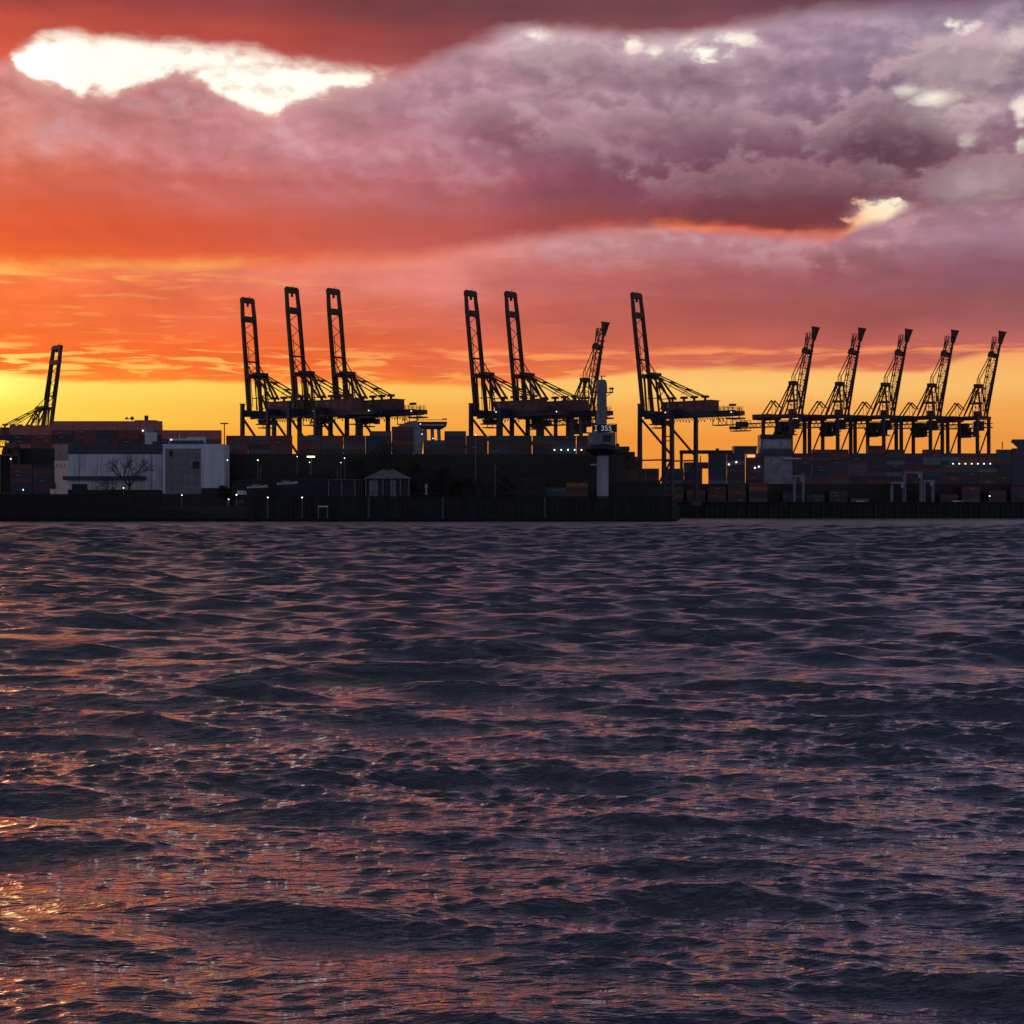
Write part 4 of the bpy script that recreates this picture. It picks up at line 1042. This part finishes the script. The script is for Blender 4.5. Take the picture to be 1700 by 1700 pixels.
text_part('355', tx(996.5), tz(715.8), 3.9, M['digit'], board, -5.46)
MB().box((tx(1012.5), -5.5, tz(717.6)), (tx(1017), -5.42, tz(716.8))).build('lettering', M['digit'], board)
ra = MB().box((tx(1006), -.4, tz(652.5)), (tx(1018), .4, tz(650.6))); ra.beam((tx(1016.5), 0, tz(651)), (tx(1017.5), 0, tz(644)), .5); ra.beam((tx(1013), 0, tz(651)), (tx(1013), 0, tz(646.5)), .35)
ra.box((tx(1012), -1.4, tz(646.4)), (tx(1018.8), 1.4, tz(643.6))); ra.beam((tx(1007), 0, tz(646)), (tx(1014), 0, tz(645)), .3); ra.beam((tx(1008), 0, tz(657)), (tx(1015), 0, tz(652.5)), .4)
ra.build('radar_arm', M['steel'], tw)
an = MB().box((tx(996), -.5, tz(625)), (tx(1006), .5, tz(623.8))); an.tube((tx(999), 0, tz(631)), (tx(999), 0, tz(624)), .35); an.build('antenna', M['steel'], tw)
MB().box((tx(988), -3, 0), (tx(1013), 3, tz(826))).build('plinth', M['concrete'], tw)
dl_ = MB().box((tx(980), -4.2, tz(772.6)), (tx(989.5), -3.4, tz(770.4))); dl_.box((tx(988), -3.6, tz(772)), (tx(994), -2.6, tz(771))); dl_.build('lamp_arm', M['tower_pale'], tw)

# small pile of containers by the tower
def boxes(px, Y, tiers, where, grp):
    for t, cname in enumerate(tiers):
        container(cname, WX(px, Y), Y, QZ - .1 + t * (CH + .004), '%s container %s of the pile %s' % (cname, TIER[len(tiers) - 1 - t].replace(' the', ''), where), grp, t == len(tiers) - 1)
boxes(958, 884, ['brown', 'brown', 'rust red', 'brown', 'orange'], 'just left of the signal tower', 'containers left of the signal tower')
boxes(922, 884, ['grey', 'brown', 'teal', 'grey'], 'next to it, farther from the signal tower', 'containers left of the signal tower')

# ------------------------------------------------------------------ right: container ship and yard
RY = 1084.0
rs = ship_hull('container_ship', WX(1098, RY), WX(1990, RY), 1083.2, 1115, WZ(806, 1084), 'big container ship on the right, loaded with mixed dark containers', 30)
zr_ = WZ(806, 1084) + 1.2
mix = ['dark blue', 'plum', 'dark blue', 'brown', 'rust red', 'grey', 'plum', 'dark blue', 'teal', 'rust red', 'brown', 'pale blue']
def rc(i, t, n): return crnd.choice(mix)
def dr(py): return max(1, round((WZ(py, 1084) - zr_) / (CH + .004)))
LR, GR = 'on the right ship', 'containers on the big right ship'
stack(1064, 1085, [dr(776)], lambda i, t, n: ['brown', 'rust red', 'brown'][t % 3], LR, GR, zr_, .1)
stack(1105, 1085, [dr(778), dr(778)], lambda i, t, n: 'teal' if t == n - 1 else rc(i, t, n), LR, GR, zr_, .1)
stack(1176, 1085, [dr(753), dr(752)], rc, LR, GR, zr_, .1)
stack(1238, 1085, [dr(752)], rc, LR, GR, zr_, .1)
sk = [754, 745, 748, 750, 742, 747, 755, 745, 755, 755, 754, 744, 744, 744]
stack(1317, 1085, [dr(q) for q in sk], rc, LR, GR, zr_, .18)
YR = 1080.0
def ux(px): return WX(px, YR)
def uz(py): return WZ(py, YR)
pb = MB().prism([(ux(1264), uz(808)), (ux(1318), uz(808)), (ux(1316), uz(721)), (ux(1264.5), uz(721))], YR + 4, YR + 18)
hb_ = pb.build('bridge_house', M['grey'], rs)
MB().box((ux(1263.5), YR + 3.5, uz(728)), (ux(1316.6), YR + 3.96, uz(720.8))).build('bridge_roof', M['hull'], hb_)
for a, b, q, r_ in ((1268, 1296, 744, 729.5), (1297.5, 1315, 744, 729.5)): MB().box((ux(a), YR + 3.8, uz(q)), (ux(b), YR + 3.97, uz(r_))).build('window', M['pale_window'], hb_)
MB().box((ux(1264.5), YR + 3.7, uz(757)), (ux(1317), YR + 3.97, uz(745.5))).build('bridge_band', M['band'], hb_)
for a, b in ((1272, 1280.5), (1283, 1299)): MB().box((ux(a), YR + 3.8, uz(768.5)), (ux(b), YR + 3.97, uz(760))).build('window', M['pale_window'], hb_)
MB().box((ux(1301), YR + 3.0, uz(762)), (ux(1332), YR + 3.95, uz(760))).build('bridge_ledge', M['white'], hb_)
MB().prism([(ux(1221), uz(752)), (ux(1257), uz(752)), (ux(1259), uz(740)), (ux(1219.5), uz(740))], YR + 4, YR + 14).build('funnel_house', M['band'], rs)
MB().box((ux(1241), YR + 2.6, uz(759.2)), (ux(1254.5), YR + 3.2, uz(754.4))).build('lit_sign', M['sign'], rs)
for p, q in ((1211, 771), (1223.5, 767), (1254.5, 776.5), (1261, 774.6)): MB().ball((ux(p), YR + 3, uz(q)), .5).build('deck_lamp', M['lamp'], rs)
for i in range(7): MB().ball((WX(1582.5 + 10.3 * i, 1081), 1081.4, WZ(769.8, 1081)), .42).build('deck_lamp', M['lamp'], rs)
# slanted deckhouse at the right edge
MB().prism([(ux(1683), uz(806)), (ux(1760), uz(806)), (ux(1760), uz(729)), (ux(1684), uz(729)), (ux(1681.5), uz(733)), (ux(1691), uz(741)), (ux(1693), uz(744)), (ux(1683), uz(744))], YR + 3.2, YR + 4.8).build('deckhouse', M['band'], rs)
MB().tube((ux(1668.5), YR + 6, uz(745)), (ux(1668.5), YR + 6, uz(733)), .35).build('mast', M['steel'], rs)
# portal frame right of the lone crane
pf = empty('loading_gantry', (WX(1176, 1120), 1119.5, QZ), 0, 'dark horizontal loading frame on posts right of the lone tall crane', 'frame')
ox4 = WX(1176, 1120)
def fx(px): return WX(px, 1120) - ox4
def fz(py): return WZ(py, 1120) - QZ
MB().box((fx(1128), -2, fz(753.5)), (fx(1224), 2, fz(747.6))).box((fx(1188), -1.5, fz(747.5)), (fx(1193), 1.5, fz(744.5))).build('beam', M['hull'], pf)
for p in (1131, 1219): MB().box((fx(p) - 1.0, -1, 0), (fx(p) + 1.0, 1, fz(753.6))).build('post', M['hull'], pf)
MB().box((fx(1135), -2, fz(778)), (fx(1190), 2, fz(767.5))).build('hopper', M['house'], pf)
MB().beam((fx(1162.5), 0, fz(767.4)), (fx(1162.5), 0, fz(757)), .7).build('pipe', M['steel'], pf)

# yard stacks on the right quay, in front of the ship
yard = [(1104, ['brown', 'ochre', 'brown', 'teal']), (1140, ['brown', 'brown', 'ochre']), (1175, ['brown', 'rust red', 'brown', 'brown']), (1208, ['plum', 'brown', 'rust red', 'brown', 'brown']),
        (1243, ['grey', 'brown', 'green', 'orange', 'rust red']), (1300, ['dark blue', 'grey', 'brown']), (1338, ['dark blue', 'teal']), (1376, ['brown', 'dark blue', 'brown']), (1412, ['grey']), (1560, ['brown', 'plum']), (1596, ['grey', 'plum', 'plum', 'rust red']), (1640, ['plum', 'brown', 'plum']), (1678, ['brown', 'green', 'plum', 'plum'])]
for iy, (px, tiers) in enumerate(yard):
    for t, cname in enumerate(tiers):
        container(cname, WX(px, 1074) + CL / 2, 1074 + rnd.uniform(-.2, .2), QZ - .1 + 2.8 + t * (CH + .004), '%s container %s, %s low pile from left on right quay' % (cname, TIER[len(tiers) - 1 - t].replace(' the', ''), ORD[iy]), 'containers piled on the right quay', rnd.random() < .3)
pl_ = tag(MB().box((WX(1100, 1074), 1070, QZ - .09), (WX(1760, 1074), 1078, QZ + 2.69)).build('loading_platform', M['concrete']), 'low concrete platform carrying the container piles on the right quay', 'platform')

# straddle carriers: pale blue frames on wheels
def straddle(px, ptop, label, w=9.0):
    Y = 1066.5
    s = empty('straddle_carrier', (WX(px, Y), Y, QZ - .1), 0, label, 'straddle carrier', 'pale straddle carriers on the right quay')
    h = WZ(ptop, Y) - QZ + .1
    for sx_ in (-1, 1):
        for sy in (-1, 1):
            MB().box((sx_ * w / 2 - .5, sy * 2.0 - .4, 1.0), (sx_ * w / 2 + .5, sy * 2.0 + .4, h - 1.2)).build('leg', M['grey'], s)
            MB().tube((sx_ * w / 2, sy * 2.0 - .3, .7), (sx_ * w / 2, sy * 2.0 + .3, .7), .7, n=12).build('wheel', M['black'], s)
    MB().box((-w / 2 - .8, -2.6, h - 1.18), (w / 2 + .8, 2.6, h)).build('top_frame', M['grey'], s)
    MB().box((w / 2 - 2.4, -2.9, h - 4.0), (w / 2 - .55, -2.45, h - 1.4)).build('operator_cab', M['pale_window'], s)
    MB().box((-w / 2 + 1.0, -1.2, h * .5), (w / 2 - 2.6, 1.2, h * .5 + .5)).build('spreader', M['steel'], s)
    return s
straddle(1326, 789, 'pale straddle carrier standing alone below the pale ship bridge', 6)
straddle(1515, 783, 'tallest of the pale straddle carriers, between the two others', 11)
straddle(1490, 800, 'pale straddle carrier left of the tallest one', 8)
straddle(1541, 797, 'pale straddle carrier right of the tallest one', 6)
for i, (px, lab) in enumerate(((1430, 'left pale van on the right quay, beneath the middle cranes'), (1590, 'pale lorry cab on the right quay, right of the straddle carriers'))):
    v = empty('parked_van', (WX(px, 1064.5), 1064.5, QZ + .3), 0, lab, 'van')
    MB().prism([(-3.4, .5), (3.2, .5), (3.4, 1.6), (2.4, 3.2), (-3.4, 3.4)], -1.2, 1.2).build('body', M['white'], v)
    for x in (-2.2, 2.0): MB().tube((x, -1.26, .5), (x, 1.26, .5), .5, n=10).build('wheel', M['black'], v)
    MB().box((1.4, -1.23, 1.8), (2.4, -1.205, 2.8)).build('window', M['window'], v)
street_lamp(1643, 823.5, 1062.6, QZ + .3, 'small dim lamp low on the right quay near the edge of view', 'dimlamp', .45)

# ------------------------------------------------------------------ trees
def leaf_cloud(mb, c, rad, n, size, r):
    for _ in range(n):
        while True:
            p = Vector((r.uniform(-1, 1), r.uniform(-1, 1), r.uniform(-1, 1)))
            if p.length < 1: break
        p = Vector(c) + Vector((p.x * rad[0], p.y * rad[1], p.z * rad[2]))
        a = Vector((r.gauss(0, 1), r.gauss(0, 1), r.gauss(0, 1))).normalized(); b = a.orthogonal().normalized(); s = size * r.uniform(.5, 1.3)
        mb.add([p - a * s, p + b * s * .6, p + a * s, p - b * s * .6], [(0, 1, 2, 3)])

def limb(mb, p, d, L, w, depth, r, ends):
    q = p + d * L
    mb.tube(p, q, w, w * .66, 6 if w > .12 else 4)
    if depth == 0: ends.append(q); return
    for _ in range(r.choice((2, 3, 3))):
        nd = (d + Vector((r.gauss(0, .55), r.gauss(0, .55), r.gauss(.08, .35)))).normalized()
        limb(mb, q, nd, L * r.uniform(.62, .86), w * .62, depth - 1, r, ends)

def bare_tree(px, Y, h, label, seed, leaves=0):
    r = random.Random(seed)
    t = empty('bare_tree', (WX(px, Y), Y, QZ - .2), 0, label, 'tree')
    tk = MB(); tk.tube((0, 0, 0), (.3, 0, h * .34), h * .022, h * .017, 9)
    tk.build('trunk', M['bark'], t)
    cr = MB(); ends = []
    for k in range(5):
        a = 2 * math.pi * k / 5 + r.uniform(-.4, .4)
        limb(cr, Vector((.3, 0, h * .32)), Vector((math.cos(a) * .62, math.sin(a) * .62, r.uniform(.6, 1.1))).normalized(), h * .19, h * .0125, 4, r, ends)
    crown = cr.build('crown', M['bark'], t)
    if leaves:
        lf = MB()
        for e in ends[::2]: leaf_cloud(lf, e, (.8, .8, .6), leaves, .22, r)
        tag(lf.build('leaves', M['leaf'], crown), kind='stuff')
    return t
bare_tree(214, 858, 32, 'bare spreading tree in front of the pale warehouse wall', 3, 3)
bare_tree(428, 846, 17, 'bare tree on the shore behind the small boats', 15, 2)
bare_tree(884, 846, 16, 'bare tree on the flood wall left of the signal tower', 17, 2)
bare_tree(1046, 846, 17, 'bare tree on the headland right of the signal tower', 19, 2)
bare_tree(183, 860, 19, 'small bare tree left of the big bare tree before the warehouse', 8, 4)
def leafy_tree(px, Y, h, w, label, seed):
    r = random.Random(seed)
    t = empty('tree', (WX(px, Y), Y, QZ - .2), 0, label, 'tree', 'dark trees around the pavilion')
    tk = MB(); tk.tube((0, 0, 0), (0, 0, h * .4), h * .026, h * .018, 8); ends = []
    for k in range(4):
        a = k * 1.57 + r.uniform(-.3, .3); tk.tube((0, 0, h * .34), (math.cos(a) * w * .4, math.sin(a) * w * .4, h * .7), h * .013, h * .006, 6)
    tk.build('trunk', M['bark'], t)
    lf = MB()
    for k in range(26):
        a = r.uniform(0, 6.28); q = r.uniform(.25, 1.0); zz = h * r.uniform(.32, .95); f = math.sqrt(max(.05, 1 - ((zz / h - .6) / .42) ** 2))
        leaf_cloud(lf, (math.cos(a) * w * .82 * q * f, math.sin(a) * w * .82 * q * f, zz), (w * .3, w * .3, h * .10), 130, .42, r)
    lf.build('crown', M['darkleaf'], t)
    return t
for i, (px, Y, h, w, lab) in enumerate([
    (592, 866, 27, 9, 'dark bushy tree behind the low shed with pale door frames'), (640, 868, 35, 11, 'tallest dark tree, straight behind the pavilion'), (690, 864, 27, 9, 'dark rounded tree right behind the pavilion roof'),
    (735, 866, 22, 8, 'small dark tree behind the marker post'), (372, 850, 11, 5, 'dark bush at the right corner of the tall warehouse block'), (838, 862, 17, 7, 'low dark tree before the wide black shed'), (766, 864, 20, 8, 'dark tree between the small shed and the marker post')]):
    leafy_tree(px, Y, h, w, lab, 20 + i)

# ------------------------------------------------------------------ water: a real wave field, finer near the viewer
def build_water():
    rows = []; y = 8.0
    rows += [-400, -120, -40, -10]
    while y < 140: rows.append(y); y += max(.055, .0027 * y)
    while y < 1180: rows.append(y); y *= 1.0024
    while y < 6000: rows.append(y); y *= 1.25
    rows = np.array(rows); nc = 560
    t = np.linspace(-1, 1, nc)
    half = np.where(rows < 1180, .43 * np.maximum(rows, 8) + 10, .43 * rows + 10)
    X = half[:, None] * t[None, :]; Y = np.repeat(rows[:, None], nc, 1)
    X = np.concatenate([-half[:, None] - np.array([[2500, 900, 320, 120, 40, 12]]), X, half[:, None] + np.array([[12, 40, 120, 320, 900, 2500]])], 1)
    Y = np.repeat(rows[:, None], X.shape[1], 1)
    nr, nc = X.shape
    dyr = np.gradient(rows)[:, None]
    dxr = (2 * half / 560)[:, None]
    rg = np.random.RandomState(5)
    N = 140
    lam = np.exp(np.linspace(math.log(.26), math.log(18.0), N)) * rg.uniform(.94, 1.06, N)
    Xf = X.astype(np.float32); Yf = Y.astype(np.float32)
    Z = np.zeros_like(Xf); DX = np.zeros_like(Xf); DY = np.zeros_like(Xf)
    patch = np.clip(.88 + .34 * np.sin(Xf / 15 + 1.1 * np.sin(Yf / 11)) * np.sin(Yf / 4.6 + .9 * np.sin(Xf / 13 + 2)) + .30 * np.sin(Xf / 7 + Yf / 3.1 + 1.4 * np.sin(Xf / 5.2)) * np.sin(Yf / 6.1 - Xf / 17), .25, 1.5)
    calm = (.74 + .30 * np.clip((Yf - 28) / 30, 0, 1)).astype(np.float32)
    slp = np.array([.0285 * (1 + .55 * math.exp(-(math.log(l / 2.4) / .45) ** 2) + 1.35 * math.exp(-(math.log(l / .5) / .55) ** 2)) * (1.0 if l < 4 else .70 if l < 6 else .52 if l < 10 else .28) for l in lam])
    cell = np.maximum(dyr, dxr)[:, 0]
    keep = np.clip((lam[None, :] / cell[:, None] - 2.0) / 2.0, 0, 1)
    tot = (slp ** 2).sum(); have = ((slp[None, :] * keep) ** 2).sum(1)
    lost = np.maximum(tot - have, 0) * .5 * .62                       # slope variance the mesh is too coarse to hold
    rough_row = .05 + np.sqrt(np.sqrt(2 * lost) * .32) * np.clip((rows - 50) / 260, 0, 1) ** .7
    boost = np.sqrt((slp ** 2).sum() / np.maximum(((slp[None, :] * keep) ** 2).sum(1), 1e-6)); boost = np.clip(1 + (boost - 1) * .55, 1, 2.6)[:, None].astype(np.float32)
    sw = [(6.2, -.28), (7.1, .10), (7.9, -.12), (8.8, .22), (9.9, -.02), (5.4, .30)]
    lam[:6] = [q[0] for q in sw]; slp[:6] = .058
    for L in range(N):
        l = lam[L]; k = 2 * math.pi / l
        th = sw[L][1] if L < 6 else rg.normal(0, .30 + .10 * math.exp(-l / 2.2) + (.12 if l > 6 else 0)) + math.radians(-8)
        kx, ky = k * math.sin(th), -k * math.cos(th)
        slope = slp[L]
        a = slope / k
        fade = np.clip((l / np.maximum(dyr, dxr) - 2.0) / 2.0, 0, 1).astype(np.float32)
        if fade.max() <= 0: continue
        r_ = np.where(fade[:, 0] > 0)[0]; sl_ = slice(r_[0], r_[-1] + 1)
        ph = (kx * Xf[sl_] + ky * Yf[sl_] + np.float32(rg.uniform(0, 6.28))).astype(np.float32)
        A = a * fade[sl_] * boost[sl_] * (patch[sl_] if l < 2.4 else 1.0) * calm[sl_]
        s = np.sin(ph); c_ = np.cos(ph)
        Z[sl_] += A * s; DX[sl_] += A * c_ * (kx / k) * 1.0; DY[sl_] += A * c_ * (ky / k) * 1.0
    ends = np.ones(nc, np.float32); ends[:6] = 0; ends[-6:] = 0
    Z *= ends; DX *= ends; DY *= ends
    shore = np.clip((Yf - 350) / 450, 0, 1); Z *= 1 - .72 * shore
    co = np.stack([X + DX, Y + DY, Z], -1).reshape(-1, 3).astype(np.float32)
    idx = np.arange(nr * nc).reshape(nr, nc)
    q = np.stack([idx[:-1, :-1], idx[:-1, 1:], idx[1:, 1:], idx[1:, :-1]], -1).reshape(-1, 4)
    me = bpy.data.meshes.new('water')
    me.vertices.add(len(co)); me.vertices.foreach_set('co', co.ravel())
    me.loops.add(q.size); me.loops.foreach_set('vertex_index', q.ravel().astype(np.int32))
    me.polygons.add(len(q)); me.polygons.foreach_set('loop_start', np.arange(0, q.size, 4, dtype=np.int32))
    try: me.polygons.foreach_set('loop_total', np.full(len(q), 4, np.int32))
    except Exception: pass
    me.update(calc_edges=True)
    me.polygons.foreach_set('use_smooth', np.ones(len(q), bool))
    ra = me.attributes.new('unresolved_chop', 'FLOAT', 'POINT')
    ra.data.foreach_set('value', np.repeat(rough_row[:, None], nc, 1).astype(np.float32).ravel())
    o = bpy.data.objects.new('water', me); COL.objects.link(o); tag(o, kind='structure')
    m = bpy.data.materials.new('river_water'); m.use_nodes = True
    t = m.node_tree; b = t.nodes['Principled BSDF']
    b.inputs['Base Color'].default_value = (.003, .006, .013, 1)
    b.inputs['IOR'].default_value = 1.36
    b.inputs['Coat Weight'].default_value = 1.0; b.inputs['Coat IOR'].default_value = 2.15; b.inputs['Coat Roughness'].default_value = .06
    b.inputs['Roughness'].default_value = .04
    at = t.nodes.new('ShaderNodeAttribute'); at.attribute_name = 'unresolved_chop'
    mx = t.nodes.new('ShaderNodeMath'); mx.operation = 'MAXIMUM'; mx.inputs[1].default_value = .05
    t.links.new(at.outputs['Fac'], mx.inputs[0]); t.links.new(mx.outputs[0], b.inputs['Roughness']); t.links.new(mx.outputs[0], b.inputs['Coat Roughness'])
    co_ = t.nodes.new('ShaderNodeTexCoord')
    prev = None
    for sc, st, dist, strength in ((1.0, (.40, 1.3, 1), .34, .42), (2.4, (.36, 1.4, 1), .15, .65), (7.0, (.34, 1.4, 1), .055, .55), (18.0, (.42, 1.3, 1), .017, .25)):
        mp = t.nodes.new('ShaderNodeMapping'); mp.inputs['Scale'].default_value = st
        t.links.new(co_.outputs['Object'], mp.inputs[0])
        n = t.nodes.new('ShaderNodeTexNoise'); n.inputs['Scale'].default_value = sc; n.inputs['Detail'].default_value = 3; n.inputs['Roughness'].default_value = .55; n.inputs['Distortion'].default_value = .5
        t.links.new(mp.outputs[0], n.inputs['Vector'])
        bu = t.nodes.new('ShaderNodeBump'); bu.inputs['Strength'].default_value = strength; bu.inputs['Distance'].default_value = dist
        t.links.new(n.outputs[0], bu.inputs['Height'])
        if prev: t.links.new(prev, bu.inputs['Normal'])
        prev = bu.outputs[0]
    t.links.new(prev, b.inputs['Normal']); t.links.new(prev, b.inputs['Coat Normal'])
    me.materials.append(m)
build_water()
